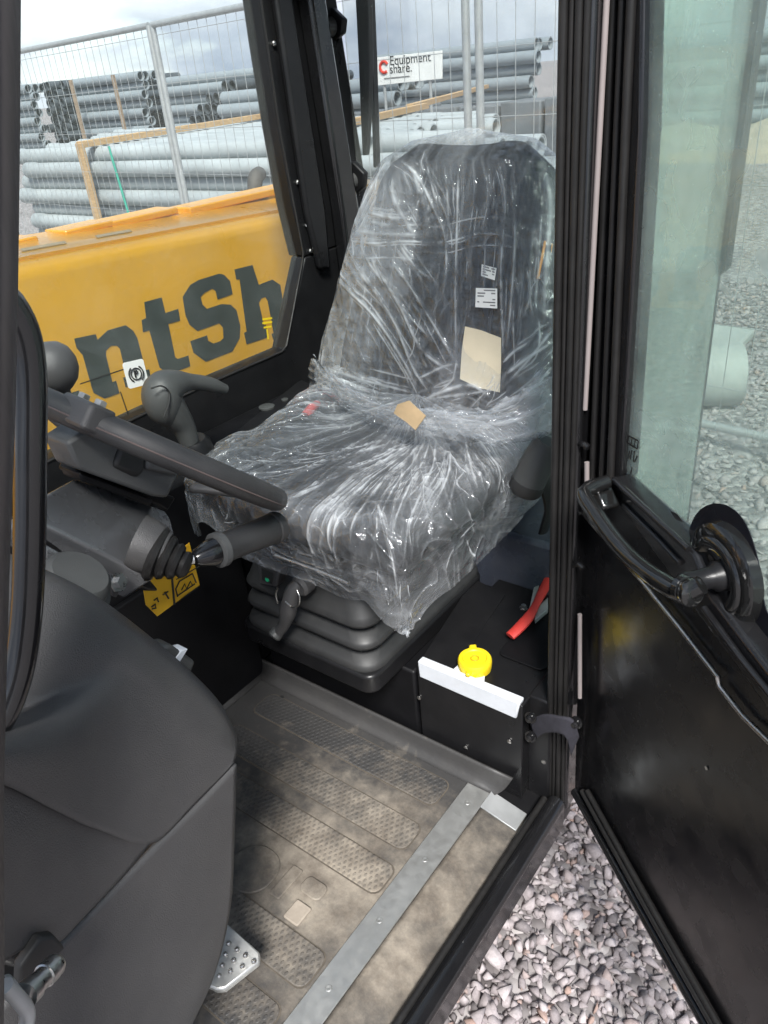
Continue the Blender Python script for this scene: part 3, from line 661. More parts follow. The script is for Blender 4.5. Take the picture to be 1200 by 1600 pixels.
# etched maker's block in the corner of the glass
def glass_print(segs, w):
    for a, b in segs:
        A, B = D(*a,-.0085), D(*b,-.0085); d = (B-A).normalized(); s = d.cross(DNRM)*w
        prism('glass_print', [A-s, B-s, B+s, A+s], DNRM*.0006, M['ink'], DR)
glass_print([((983,681),(998,689)), ((981,692),(985,694)), ((988,697),(990,698)), ((983,681),(981,692)), ((998,689),(996,701)), ((981,692),(996,701)), ((988,685),(986,696)), ((993,688),(991,699)), ((984,704),(982,716)), ((988,703),(985,718)), ((992,704),(990,722)), ((996,712),(992,722)), ((988,730),(986,741))], .0012)
glass_print([((1040,795),(1046,800)), ((1038,803),(1046,812)), ((1046,800),(1058,805)), ((1058,805),(1066,816)), ((1046,812),(1054,820)), ((1050,818),(1058,826)), ((1054,828),(1060,832)), ((1044,806),(1052,812))], .0022)
# latch dome, push rod and grab bar
dc = D(1122,900,.003)
lathe('latch_dome', dc, DNRM, [(-.012,.066),(.000,.064),(.005,.058),(.006,.050),(.009,.048),(.011,.042),(.009,.034),(.006,.030),(.006,.012)], M['dome'], DR, 48)
kn = lathe('latch_knob', D(1122,900,.012), DNRM, [(-.01,.018),(.004,.018),(.010,.013),(.030,.012),(.040,.0135),(.048,.011),(.050,.004)], M['black_satin'], DR, 28)
e = D(1070,925,.07)
tube('grab_bar', [D(950,752,.03), D(925,762,.055), D(913,772,.07), D(930,802,.075), D(965,850,.075), D(1000,885,.075), D(1040,913,.075), e, D(1096,914,.058)], [.010,.011,.0115,.0115,.0115,.0115,.012,.012,.011], M['dome'], DR, 16, n=48)
lathe('bar_collar', D(1062,918,.07), (e - D(1040,913,.075)), [(0,.013),(.003,.0165),(.011,.0165),(.012,.014),(.015,.0165),(.022,.0165),(.025,.012)], M['dome'], DR, 24)
prism('bar_bracket', [D(938,748,.02), D(952,742,.02), D(972,790,.02), D(958,796,.02)], DNRM*.03, M['dome'], DR, .005)
lathe('panel_screw', D(1104,1200,.001), DNRM, [(0,.003),(.001,.003)], M['steel'], DR, 8)
# hinge tubes between the post and the door
for i, (ua, va, ub, vb) in enumerate(((947,-80,908,668), (906,690,897,838), (896,880,893,1095))):
    tube('hinge_barrel', [PP(ua,va,H0+DNRM*.012,DNRM), PP(ub,vb,H0+DNRM*.012,DNRM)], .0125, M['black_paint'], DR, 14)
for (ua, va, ub, vb) in ((948,-80,908,640),(913,722,911,765),(902,960,900,1090)):
    tube('hinge_lit_strip', [PP(ua+4,va,H0+DNRM*.021,DNRM), PP(ub+6,vb,H0+DNRM*.021,DNRM)], .004, mat('lit_strip', (.28,.24,.235), .7, dust=.2), DR, 8)  # pale strip painting the light that catches the hinge tubes
for (u, v) in ((905,690),(897,878)): 
    tube('hinge_cap', [PP(u-10,v-6,H0+DNRM*.024,DNRM), PP(u-6,v+4,H0+DNRM*.026,DNRM), PP(u+8,v+4,H0+DNRM*.026,DNRM), PP(u+14,v+10,H0+DNRM*.024,DNRM)], .005, M['black_paint'], DR, 8, n=14)

# --- seat
SE = part('driver_seat')
XC = .935
def rounded(name, x0, x1, a0, a1, z0, z1, m, parent, bev):
    o = boxa(name, x0, x1, a0, a1, z0, z1, m, parent, 0); b = o.modifiers.new('b','BEVEL'); b.width = bev; b.segments = 5
    for p in o.data.polygons: p.use_smooth = True
    return o
BK0, BK1 = V(0,1.27,FZ+.52), V(0,1.50,FZ+1.155)
bdir = (BK1-BK0).normalized(); bnrm = Vector((0, bdir.z, -bdir.y)).normalized()     # towards the front of the seat
if bnrm.y < 0: bnrm = -bnrm
def back_pt(x, t, off=0.0):                                    # t metres up the backrest
    return Vector((x, BK0.y, BK0.z)) + bdir*t + bnrm*off
# half-widths of the backrest along its height
BW = [(-.04,.235),(.05,.262),(.15,.272),(.25,.268),(.33,.256),(.42,.240),(.52,.226),(.60,.214),(.655,.186),(.690,.13)]
def bw(t): return float(np.interp(t, [a for a,_ in BW], [b for _,b in BW]))
XB0 = .925
rows_ = []
ts = np.linspace(-.04,.692,36)
ring = 56
vs_, fs_ = [], []
for t in ts:
    w = bw(t); d = .055*min(1, (.725-t)/.10)
    for k_ in range(ring):
        th = 2*math.pi*k_/ring; c_, s_ = math.cos(th), math.sin(th)
        ex_ = .42
        xx = w*abs(c_)**ex_*(1 if c_>0 else -1); yy = d*abs(s_)**.7*(1 if s_>0 else -1)
        if s_ > 0: yy += .022*math.exp(-((abs(xx)-w*.82)/.05)**2) - .012*math.exp(-(xx/.12)**2)     # side bolsters
        vs_.append(back_pt(XB0+xx, t, yy-.05))
nT = len(ts)
for i in range(nT-1):
    for k_ in range(ring): fs_.append((i*ring+k_, i*ring+(k_+1)%ring, (i+1)*ring+(k_+1)%ring, (i+1)*ring+k_))
fs_ += [tuple(range(ring)), tuple((nT-1)*ring+k_ for k_ in range(ring))]
mesh('backrest', vs_, fs_, M['fabric'], SE, 60)
for xx in (-.12,.12):
    tube('backrest_seam', [back_pt(XB0+xx*1.1, t, .003) for t in np.linspace(.06,.60,20)], .004, M['grip'], SE, 8)
cu = rounded('cushion', .69, 1.18, .885, 1.30, FZ+.50, FZ+.615, M['fabric'], SE, .05)
rounded('cushion_bolster', .695, .765, .90, 1.28, FZ+.58, FZ+.640, M['fabric'], SE, .028)
rounded('cushion_bolster', 1.105, 1.175, .90, 1.28, FZ+.58, FZ+.640, M['fabric'], SE, .028)
boxa('seat_pan', .72, 1.16, .875, 1.30, FZ+.462, FZ+.50, M['black_paint'], SE, .012)
# orange-edged badge and belt guide on the backrest side
bd = prism('side_badge', [back_pt(.705,t,o_) for t, o_ in ((.43,-.02),(.43,.012),(.50,.006),(.50,-.025))], (-.006,0,0), M['ink'], SE, .002)
tube('badge_edge', [back_pt(.698,t,o_) for t, o_ in ((.43,-.02),(.43,.012),(.50,.006),(.50,-.025))], .0028, mat('orange', (.75,.30,.02), .5), SE, 8, closed=True, smooth=None)
# suspension bellows: stacked folds of a rounded rectangle
def rring(x0, x1, a0, a1, z, r, k=6): return rpoly(x0, x1, a0, a1, z, r, k)
prof = [(.475,.035),(.462,.030),(.452,.012),(.430,.004),(.372,-.016),(.360,-.022),(.350,-.018),(.345,-.002),(.330,.000),(.318,-.022),(.308,-.026),(.298,-.022),(.293,-.004),(.280,-.002),(.266,-.026),(.256,-.030),(.246,-.028)]
bx0, bx1, ba0, ba1 = .80+.022, 1.145-.01, .905+.01, 1.33
rr_l = [rring(bx0+d, bx1-d, ba0+d, ba1-d*.3, FZ+z, .045) for z, d in prof]
kk = len(rr_l[0])
mesh('bellows', [p for r_ in rr_l for p in r_], [(i*kk+j, i*kk+(j+1)%kk, (i+1)*kk+(j+1)%kk, (i+1)*kk+j) for i in range(len(prof)-1) for j in range(kk)], M['bellows'], SE, 70)
prism('bellows_base', rpoly(bx0-.034, bx1+.034, ba0-.034, ba1, FZ+.203, .03, 5), (0,0,.046), M['black_satin'], SE, .006)
# switch, height lever and knob on the front of the bellows
sw = prism('switch', [PA(402,878,.885), PA(436,892,.885), PA(432,918,.885), PA(405,912,.885)], (0,-.03,0), M['plastic'], SE, .004)
lathe('switch_light', PA(418,905,.882), (0,1,.3), [(0,.006),(.002,.005)], M['green_led'], sw, 12)
prism('switch_rocker', [PA(409,886,.883), PA(428,894,.883), PA(425,912,.883), PA(410,906,.883)], (0,.002,0), M['ink'], sw, .001)
tube('height_lever', [PA(470,910,.88), PA(458,922,.865), PA(452,945,.855), PA(444,975,.85), PA(434,990,.845)], [.014,.016,.018,.013,.011], M['plastic'], SE, 12, n=18)
lathe('lever_knob', PA(436,985,.85), PA(424,1000,.83)-PA(436,985,.85), [(0,.012),(.004,.0145),(.016,.0145),(.019,.011)], M['lever_grey'], SE, 20)
tube('lever_clip', [PA(446,940,.842), PA(456,948,.840), PA(466,946,.840), PA(468,932,.842), PA(464,922,.845)], .0018, M['steel'], SE, 8, n=18)
tube('lever_clip', [PA(434,918,.85), PA(431,928,.848), PA(434,942,.848)], .0025, M['steel'], SE, 8, n=10)
lathe('lever_boss', PA(475,912,.885), (0,1,0), [(-.01,.022),(.012,.022),(.018,.016)], M['plastic'], SE, 22)
tube('slide_rail', [PA(430,868,.868), PA(500,893,.868), PA(545,912,.868)], .005, M['steel'], SE, 8)
# belt reel and armrest hinge on the door side
rl = [PA(858,690,1.20), PA(842,718,1.19), PA(826,752,1.18)]
tube('belt_reel', rl, [.026,.031,.032], M['lever_grey'], SE, 20, n=12)
lathe('reel_cap', rl[2], rl[2]-rl[1], [(0,.0325),(.018,.033),(.026,.027),(.029,.012)], M['ink'], SE, 22)
tube('seat_belt', [V(.585,1.22,FZ+.60), V(.58,1.24,FZ+.53), V(.59,1.23,FZ+.47)], [.022,.024,.02], M['black_satin'], SE, 10, n=10, flat=.35)

# --- steering wheel and column
SW = part('steering_wheel')
wc = V(.935,.612,FZ+.852)
tilt = R(41.3)
wn = Vector((-.086, -math.sin(tilt), math.cos(tilt))).normalized()           # axis, up and towards the driver
wa = Vector((1,0,0)); wa = (wa - wn*wa.dot(wn)).normalized(); wb = wn.cross(wa)
Rw = .205
rim = [wc + wa*Rw*math.cos(2*math.pi*i/72) + wb*Rw*math.sin(2*math.pi*i/72) for i in range(72)]
tube('rim', rim, .0180, M['grip'], SW, 18, closed=True)
tube('rim_seam', [wc + wa*(Rw+.0176)*math.cos(2*math.pi*i/72) + wb*(Rw+.0176)*math.sin(2*math.pi*i/72) - wn*.004 for i in range(72)], .0012, mat('stitch', (.10,.075,.07), .7), SW, 6, closed=True)
def wp(a, r, h): return wc + wa*r*math.cos(R(a)) + wb*r*math.sin(R(a)) + wn*h
XH = .862
hb = lambda u, v, x=XH: PX(u, v, x)
prism('hub', [hb(104,692), hb(140,668), hb(205,688), hb(278,716), hb(279,744), hb(262,779), hb(240,776), hb(124,734)], (.055,0,0), M['hub_grey'], SW, .005)
prism('hub_block', [hb(232,708,XH-.008), hb(277,720,XH-.008), hb(277,744,XH-.008), hb(229,734,XH-.008)], (.02,0,0), M['hub_grey'], SW, .004)
prism('hub_recess', [hb(192,690,XH-.006), hb(230,702,XH-.006), hb(228,736,XH-.006), hb(216,748,XH-.006), hb(178,730,XH-.006)], (.012,0,0), M['ink'], SW, .006)
prism('hub_collar', [hb(124,738,.88), hb(240,780,.88), hb(236,792,.88), hb(128,752,.88)], (.045,0,0), M['dark_inside'], SW, .003)
for a in (228, 40):
    A0, A1 = wp(a,.08,-.042), wp(a,Rw-.008,-.006); sd_ = wn.cross((A1-A0).normalized()).normalized()
    mesh('spoke', [A0-sd_*.035, A0+sd_*.035, A1+sd_*.022, A1-sd_*.022] + [q+wn*.014 for q in (A0-sd_*.035, A0+sd_*.035, A1+sd_*.022, A1-sd_*.022)], [(0,1,2,3),(4,5,6,7),(0,1,5,4),(1,2,6,5),(2,3,7,6),(3,0,4,7)], M['plastic'], SW)
    bevel(SW.children[-1], .006)
# spinner knob clamped on the far part of the rim
ka = 118
kb = wp(ka, Rw, .0)
clampd = prism('knob_clamp', [kb + wa*x + wb*y - wn*.012 for x, y in rr2(0,0,.032,.020,.008)], wn*.034, M['plastic'], SW, .004)
for sgn in (-1, 1): lathe('clamp_bolt', kb + wa*.018*sgn + wn*.022, wn, [(0,.008),(.006,.008),(.007,.005)], M['steel'], SW, 6)
kcentre = PX(84,567,1.08)
lathe('spinner_knob', kcentre - Vector((0,0,.045)), (0.0,.1,1), [(-.02,.010),(.0,.012),(.006,.020),(.016,.030),(.030,.036),(.046,.037),(.062,.032),(.072,.022),(.077,.008)], M['plastic'], SW, 30)

SC = part('steering_column')
XCW = .86
c1_, c2_, c3_ = PX(75,822,.858), PX(240,905,.835), PX(118,747,.93)
cn_ = (c2_-c1_).cross(c3_-c1_).normalized()
if cn_.dot(C - c1_) < 0: cn_ = -cn_
cwp = lambda u, v: PP(u, v, c1_, cn_)
o = prism('column_cowl', [cwp(40,796), cwp(72,772), cwp(118,747), cwp(190,771), cwp(258,797), cwp(268,812), cwp(274,838), cwp(262,870), cwp(240,905), cwp(150,860), cwp(40,806)], cn_*-.06, M['plastic_sheen'], SC, .010)
o.modifiers['b'].segments = 4
prism('cowl_underside', [PX(55,822,XCW+.01), PX(150,868,XCW+.01), PX(236,906,XCW+.01), PX(252,925,XCW+.01), PX(230,925,XCW+.01), PX(140,890,XCW+.01), PX(55,845,XCW+.01)], (.12,0,0), M['black_satin'], SC, .006)
prism('column_neck', [PX(118,742,.90), PX(250,792,.90), PX(262,800,.90), PX(276,778,.90), PX(130,724,.90)], (.045,0,0), M['dark_inside'], SC, .004)
tube('column_tube', [wc - wn*.05 + Vector((.03,0,0)), wc - wn*.17 + Vector((.05,.02,0))], .032, M['dark_inside'], SC, 18)
ax0, ax1 = PX(212,848,XCW-.01), PX(300,880,.80)
axd = (PX(292,884,.80) - PX(236,862,.84)).normalized()
lathe('lever_cone', PX(226,852,.85), axd, [(-.012,.041),(.012,.038),(.030,.030)], M['plastic'], SC, 28)
b0 = PX(238,863,.84)
lathe('lever_boot', b0, axd, [(0,0.0365),(.006,0.0410),(.012,0.0376),(.014,0.0296),(.020,0.0331),(.026,0.0296),(.028,0.0239),(.034,0.0274),(.040,0.0239),(.042,0.0182),(.048,0.0205),(.054,0.0160),(.056,0.0114)], M['rubber'], SC, 30)
g0, g1 = PX(303,874,.80), PX(436,822,.79)
gd = (g1-g0)
tube('lever_shaft', [PX(268,880,.815), g0], .007, M['steel'], SC, 12)
L = gd.length; gd.normalize()
lathe('lever_ferrule', g0, gd, [(0,.009),(.006,.013),(L*.16,.0195),(L*.235,.0205)], M['black_paint'], SC, 32)
lathe('grip_collar', g0 + gd*L*.225, gd, [(0,.0215),(.003,.0265),(L*.08,.0265),(L*.095,.0225)], M['hub_grey'], SC, 32)
lathe('lever_grip', g0 + gd*L*.30, gd, [(0,.0225),(L*.30,.0225),(L*.60,.0240),(L*.612,.0230),(L*.622,.0252),(L*.68,.0252),(L*.70,.0235)], M['grip'], SC, 36)
lathe('grip_button', g0 + gd*L*1.0, gd, [(-.004,.018),(.002,.018),(.004,.015),(.0045,.004)], M['hub_grey'], SC, 28)

# --- front console
FC = part('front_console')
def K(u, v, x): return PX(u, v, x)
rows = [[K(-60,842,.74), K(60,892,.70), K(140,932,.68), K(220,990,.67), K(300,1058,.66), K(345,1108,.655), K(365,1150,.65)],
        [K(-60,850,.655), K(60,905,.635), K(140,948,.628), K(220,1008,.625), K(300,1074,.62), K(346,1122,.62), K(366,1162,.625)],
        [K(-60,960,.615), K(40,990,.612), K(120,1005,.61), K(200,1030,.608), K(285,1100,.607), K(335,1142,.61), K(366,1170,.616)],
        [K(-60,1135,.600), K(20,1114,.602), K(100,1078,.604), K(190,1048,.605), K(275,1120,.602), K(332,1155,.607), K(366,1175,.613)],
        [K(-60,1142,.594), K(20,1120,.597), K(100,1084,.601), K(190,1054,.604), K(274,1126,.601), K(331,1160,.606), K(366,1178,.612)],
        [K(-60,1176,.512), K(20,1172,.528), K(90,1168,.552), K(170,1180,.583), K(255,1220,.594), K(320,1212,.602), K(364,1186,.610)],
        [K(-60,1200,.51), K(20,1232,.53), K(85,1266,.552), K(150,1295,.572), K(238,1314,.590), K(302,1252,.600), K(364,1190,.608)]]
patch('upper_fascia', rows, 60, 40, M['plastic'], FC, .008)
rows = [[K(-60,1194,.520), K(20,1227,.540), K(85,1261,.562), K(150,1290,.581), K(236,1312,.596)],
        [K(-60,1300,.508), K(20,1315,.53), K(75,1335,.552), K(130,1355,.57), K(190,1364,.588)],
        [K(-60,1400,.512), K(10,1410,.533), K(55,1415,.55), K(100,1425,.565), K(140,1416,.580)],
        [K(-60,1530,.53), K(0,1500,.542), K(35,1478,.552), K(65,1466,.562), K(93,1466,.572)]]
patch('lower_fascia', rows, 40, 30, M['plastic'], FC, .008)
rows = [[K(366,1192,.608), K(305,1256,.600), K(242,1318,.592), K(165,1398,.585), K(85,1480,.575), K(10,1560,.565), K(-60,1640,.56)],
        [K(363,1300,.606), K(310,1350,.596), K(240,1420,.588), K(180,1480,.58), K(110,1550,.572), K(40,1620,.562), K(-40,1700,.555)],
        [K(356,1420,.604), K(310,1470,.594), K(250,1530,.586), K(190,1590,.578), K(130,1640,.57), K(60,1700,.56), K(-20,1760,.555)],
        [K(328,1530,.606), K(300,1570,.596), K(250,1620,.588), K(200,1670,.58), K(150,1720,.572), K(80,1780,.562), K(0,1840,.555)],
        [K(275,1640,.61), K(255,1680,.60), K(220,1730,.59), K(180,1780,.582), K(140,1820,.575), K(80,1880,.565), K(0,1940,.555)]]
patch('side_panel', rows, 50, 40, M['plastic'], FC, .008)
# the shell's far side and rear face close the body
rows = [[K(365,1150,.652), K(366,1172,.62), K(364,1190,.612), K(363,1300,.61), K(356,1420,.608), K(328,1530,.61), K(275,1640,.615)],]
rear = rows[0]; rear2 = [Vector((p.x+.10, p.y+.03, p.z)) for p in rear]; rear3 = [Vector((p.x+.16, p.y+.16, p.z)) for p in rear]
patch('rear_face', [rear, rear2, rear3], 30, 14, M['plastic'], FC, .006)
top = [K(-60,842,.742), K(60,892,.702), K(140,932,.682), K(220,990,.672), K(300,1058,.662), K(345,1108,.657), K(365,1150,.652)]
patch('top_face', [top, [Vector((p.x+.04, p.y+.02, p.z-.012)) for p in top], [Vector((p.x+.10, p.y+.06, p.z-.06)) for p in top]], 30, 12, M['plastic'], FC, .006)
lathe('fascia_mark', K(100,1363,.5665)+Vector((-.004,0,0)), (-1,.3,.2), [(0,.0035),(.002,.0035)], M['ink'], FC, 10)
# notch, latch pin, striker rod at the foot of the post
prism('latch_recess', [K(20,1500,.55), K(52,1455,.55), K(75,1452,.55), K(92,1472,.55), K(60,1500,.55), K(18,1540,.55)], (-.012,.0,0), M['ink'], FC, .003)
pin0, pin1 = K(40,1555,.50), K(86,1508,.515)
lathe('striker_pin', pin0, pin1-pin0, [(0,.011),(.010,.011),(.0105,.009),(.024,.009),(.0245,.0105),(.034,.0105),(.0345,.009),((pin1-pin0).length,.010),((pin1-pin0).length+.004,.008)], M['steel'], CF, 24)
prism('striker_plate', [K(16,1535,.497), K(26,1532,.497), K(50,1565,.497), K(42,1572,.497)], (.012,0,0), M['galv'], CF, .002)
tube('striker_rod', [K(8,1540,.49), K(28,1560,.49), K(42,1580,.49), K(40,1605,.49), K(28,1640,.49)], .0065, M['galv'], CF, 12, n=18)
# bent grab handle beside the front pillar
tube('grab_handle', [K(-10,455,.56), K(15,478,.56), K(36,520,.56), K(46,580,.56), K(47,700,.56), K(46,850,.56), K(40,970,.56), K(25,1060,.56), K(-5,1130,.56), K(-60,1190,.56)], .0125, M['black_paint'], CF, 18, n=60)
# things behind the fascia: grey reservoir cap, bracket, bolt, silver switch
pod = lathe('reservoir_cap', K(108,925,.80), (-.5,-.35,.75), [(-.05,.044),(0,.044),(.004,.048),(.010,.048),(.014,.042),(.030,.040),(.036,.034),(.037,.01)], M['lever_grey'], FC, 32)
prism('bracket', [K(70,850,.84), K(105,870,.84), K(165,890,.84), K(185,905,.84), K(180,920,.84), K(150,900,.84), K(70,880,.84)], (.02,0,0), M['plastic_sheen'], FC, .004)
lathe('bracket_bolt', K(184,910,.835), (-1,-.2,.3), [(0,.014),(.003,.014),(.003,.008),(.010,.008)], M['steel'], FC, 6)
prism('bracket', [K(172,900,.845), K(196,906,.845), K(182,935,.845), K(176,930,.845)], (.01,0,0), M['plastic'], FC, .002)
boxa('console_body', .85, 1.15, -.15, .42, FZ+.10, FZ+.52, M['dark_inside'], FC, .02)
sw2 = prism('rocker_switch', [K(258,1010,.70), K(270,1008,.70), K(306,1034,.70), K(300,1050,.70), K(292,1060,.70), K(252,1030,.70)], (.03,0,0), M['lever_grey'], FC, .004)
prism('switch_edge', [K(284,1016,.699), K(294,1014,.699), K(278,1040,.699), K(270,1034,.699)], (.02,0,0), M['white_plastic'], sw2, .001)
# pedal
PD = part('brake_pedal')
pz = FZ+.10
ped = [PZ(u,v,pz+dz) for u, v, dz in ((300,1415,.03),(345,1438,.02),(352,1440,.02),(406,1488,-.002),(405,1503,-.006),(352,1545,-.01),(338,1546,-.008),(285,1520,.0))]
prism('pedal_plate', ped, (0,0,-.012), M['alu'], PD, .003)
for i in range(7):
    for j in range(5):
        u, v = 318 + i*13 - j*5, 1444 + i*9.5 + j*17
        if u < 398 - max(0,(v-1500)) * 1.2 and v < 1532 and not (u < 345 and 1462 < v < 1500):
            c_ = PZ(u, v, pz + .02 - (v-1440)*.00028)
            lathe('pedal_stud', c_ + Vector((0,0,-.003)), (0,0,1), [(0,.0042),(.003,.0036),(.0045,.0022),(.002,.0012)], M['steel'], PD, 10)
tube('pedal_arm', [PZ(330,1480,pz-.012), V(.80,.22,FZ+.16), V(.84,.10,FZ+.40)], .012, M['black_paint'], PD, 10)

# --- parking brake lever
PB = part('parking_brake')
XPB = 1.22
pb = lambda u, v, dx=0: PX(u, v, XPB+dx)
g_ = tube('lever_handle', [pb(268,655), pb(256,635), pb(254,612), pb(272,600), pb(300,597), pb(325,600), pb(345,606), pb(352,608)], [.022,.036,.038,.027,.0175,.0155,.0145,.010], M['lever_grey'], PB, 20, n=48)
tube('lever_neck', [pb(256,625), pb(270,645), pb(285,664), pb(296,690)], [.035,.031,.024,.020], M['lever_grey'], PB, 18, n=24)
tube('lever_groove', [pb(236,607,-.034), pb(252,603,-.038), pb(264,612,-.038), pb(264,630,-.040), pb(256,652,-.036)], .0016, M['ink'], PB, 8, n=24)
lathe('lever_base', PX(304,694,XPB), (0,.2,1), [(-.06,.036),(0,.034),(.012,.026)], M['black_satin'], PB, 22)

# ------------------------------------------------------------------ plastic film over the seat
def film_material():
    m = bpy.data.materials.new('plastic_film'); m.use_nodes = True; t = m.node_tree; t.nodes.clear()
    out = N(t, 'ShaderNodeOutputMaterial'); tr = N(t, 'ShaderNodeBsdfTransparent'); tr.inputs[0].default_value = (.97,.98,.985,1)
    gl = N(t, 'ShaderNodeBsdfGlossy', Roughness=.09); gl.inputs[0].default_value = (.95,.97,1,1)
    df = N(t, 'ShaderNodeBsdfDiffuse'); df.inputs[0].default_value = (.80,.83,.86,1)
    tl = N(t, 'ShaderNodeBsdfTranslucent'); tl.inputs[0].default_value = (.80,.83,.86,1)
    md = N(t, 'ShaderNodeMixShader'); md.inputs[0].default_value = .35; t.links.new(df.outputs[0], md.inputs[1]); t.links.new(tl.outputs[0], md.inputs[2])
    at = N(t, 'ShaderNodeAttribute'); at.attribute_name = 'crease'
    tcn = N(t, 'ShaderNodeTexCoord')
    n1 = N(t, 'ShaderNodeTexNoise', Scale=90.0, Detail=3.0, Roughness=.6, Distortion=1.6); t.links.new(tcn.outputs['Object'], n1.inputs['Vector'])
    bp = N(t, 'ShaderNodeBump', Strength=.6, Distance=.0035); t.links.new(n1.outputs['Fac'], bp.inputs['Height'])
    vo = N(t, 'ShaderNodeTexVoronoi', Scale=38.0); vo.feature = 'F1'
    wn_ = N(t, 'ShaderNodeVectorMath', operation='MULTIPLY_ADD'); wn_.inputs[1].default_value = (.03,.03,.03)
    n2 = N(t, 'ShaderNodeTexNoise', Scale=14.0, Detail=2.0); t.links.new(tcn.outputs['Object'], n2.inputs['Vector'])
    t.links.new(n2.outputs['Color'], wn_.inputs[0]); t.links.new(tcn.outputs['Object'], wn_.inputs[2]); t.links.new(wn_.outputs[0], vo.inputs['Vector'])
    bp2 = N(t, 'ShaderNodeBump', Strength=.75, Distance=.007); t.links.new(vo.outputs['Distance'], bp2.inputs['Height']); t.links.new(bp.outputs[0], bp2.inputs['Normal'])
    bp = bp2
    for s in (gl, df): t.links.new(bp.outputs[0], s.inputs['Normal'])
    haze = N(t, 'ShaderNodeMapRange'); t.links.new(at.outputs['Fac'], haze.inputs[0]); haze.inputs[3].default_value = .042; haze.inputs[4].default_value = .85
    m1 = N(t, 'ShaderNodeMixShader'); t.links.new(haze.outputs[0], m1.inputs[0]); t.links.new(tr.outputs[0], m1.inputs[1]); t.links.new(md.outputs[0], m1.inputs[2])
    lw = N(t, 'ShaderNodeLayerWeight', Blend=.5); t.links.new(bp.outputs[0], lw.inputs['Normal'])
    pw = N(t, 'ShaderNodeMath', operation='POWER'); pw.inputs[1].default_value = 2.6; t.links.new(lw.outputs['Facing'], pw.inputs[0])
    ml = N(t, 'ShaderNodeMath', operation='MULTIPLY_ADD'); ml.inputs[1].default_value = .5; ml.inputs[2].default_value = .06; t.links.new(pw.outputs[0], ml.inputs[0])
    m2 = N(t, 'ShaderNodeMixShader'); t.links.new(ml.outputs[0], m2.inputs[0]); t.links.new(m1.outputs[0], m2.inputs[1]); t.links.new(gl.outputs[0], m2.inputs[2])
    t.links.new(m2.outputs[0], out.inputs[0])
    return m
M['film'] = film_material()
def hash2(ix, iy, seed):
    h = (ix.astype(np.int64)*374761393 + iy.astype(np.int64)*668265263 + seed*974634777) & 0x7fffffff
    h = ((h ^ (h >> 13)) * 1274126177) & 0x7fffffff
    return ((h ^ (h >> 16)) & 0xffff) / 65535.0
def vnoise(x, y, seed=0):
    ix, iy = np.floor(x), np.floor(y); fx, fy = x-ix, y-iy
    fx = fx*fx*(3-2*fx); fy = fy*fy*(3-2*fy)
    a, b = hash2(ix,iy,seed), hash2(ix+1,iy,seed); c, d = hash2(ix,iy+1,seed), hash2(ix+1,iy+1,seed)
    return (a*(1-fx)+b*fx)*(1-fy) + (c*(1-fx)+d*fx)*fy
def ridge(x, y, seed, p=4.0):                     # thin sharp lines where the noise crosses its middle
    n = vnoise(x, y, seed); return np.clip(1 - np.abs(n-.5)*2*1.6, 0, 1)**p
def gridmesh(name, P, cre, m, parent, smooth=True):
    nu, nv = P.shape[:2]
    idx = np.arange(nu*nv).reshape(nu, nv)
    f = np.stack([idx[:-1,:-1], idx[1:,:-1], idx[1:,1:], idx[:-1,1:]], -1).reshape(-1,4)
    me = bpy.data.meshes.new(name); me.vertices.add(nu*nv); me.vertices.foreach_set('co', P.reshape(-1))
    me.loops.add(f.size); me.loops.foreach_set('vertex_index', f.ravel().astype(np.int32))
    me.polygons.add(len(f)); me.polygons.foreach_set('loop_start', (np.arange(len(f))*4).astype(np.int32))
    me.update(calc_edges=True)
    me.polygons.foreach_set('use_smooth', np.ones(len(f), dtype=bool))
    a = me.attributes.new('crease', 'FLOAT', 'POINT'); a.data.foreach_set('value', np.clip(cre,0,1).ravel().astype(np.float32))
    return link(name, me, m, parent)
SCV = empty('seat_cover'); tag(SCV, 'clear crinkled plastic film wrapped over the driver seat', 'plastic cover')
# bag over the backrest
nu, nv = 760, 470
xi = np.sin(np.linspace(np.pi/2, -np.pi/2, 620)); xb = np.sin(np.linspace(-np.pi/2, np.pi/2, 141))[1:]
th = np.concatenate([np.arccos(np.sign(xi)*xi*xi), 2*np.pi - np.arccos(np.sign(xb)*xb*xb)])[:,None]; tt = np.linspace(-.10, .722, nv)[None,:]
CW = np.array([(-.10,.20),(-.04,.262),(.05,.325),(.15,.345),(.25,.340),(.33,.318),(.42,.290),(.52,.262),(.60,.240),(.66,.212),(.70,.150),(.720,.02)])
w = np.interp(tt, CW[:,0], CW[:,1]); dep = .078*np.clip((.745-tt)/.10, 0.05, 1)
c_, s_ = np.cos(th), np.sin(th)
xx = w*np.sign(c_)*np.abs(c_)**.5; yy = dep*np.sign(s_)*np.abs(s_)**.72
T_ = np.broadcast_to(tt, xx.shape)
# folds radiate upwards from the tie at the waist and hang from the left shoulder
ang = np.arctan2(xx-.05, T_+.12); rad = np.hypot(xx-.05, T_+.12)
wq = vnoise(xx*7,T_*7,8)*.5
f1 = ridge(ang*13+wq, rad*1.6, 3, 5); f2 = ridge(ang*29+3+wq*2, rad*2.6, 7, 5)
hx, ht = xx-.16, .60-T_
ang2 = np.arctan2(hx+.4*ht, ht+.25)
f3 = ridge(ang2*16, T_*3.0, 13, 5)
f4 = np.maximum(ridge(xx*26 + vnoise(xx*6, T_*4, 2)*2.0, T_*2.2, 17, 4), .7*ridge(xx*60 + vnoise(xx*8, T_*5, 4)*3.0, T_*3.5, 19, 5))
f5 = ridge(xx*22+vnoise(xx*9,T_*9,5)*3, T_*20+vnoise(xx*8,T_*7,9)*3, 23, 7)
low = vnoise(xx*7+5, T_*6, 31)-.5
front = (s_ > -.15)
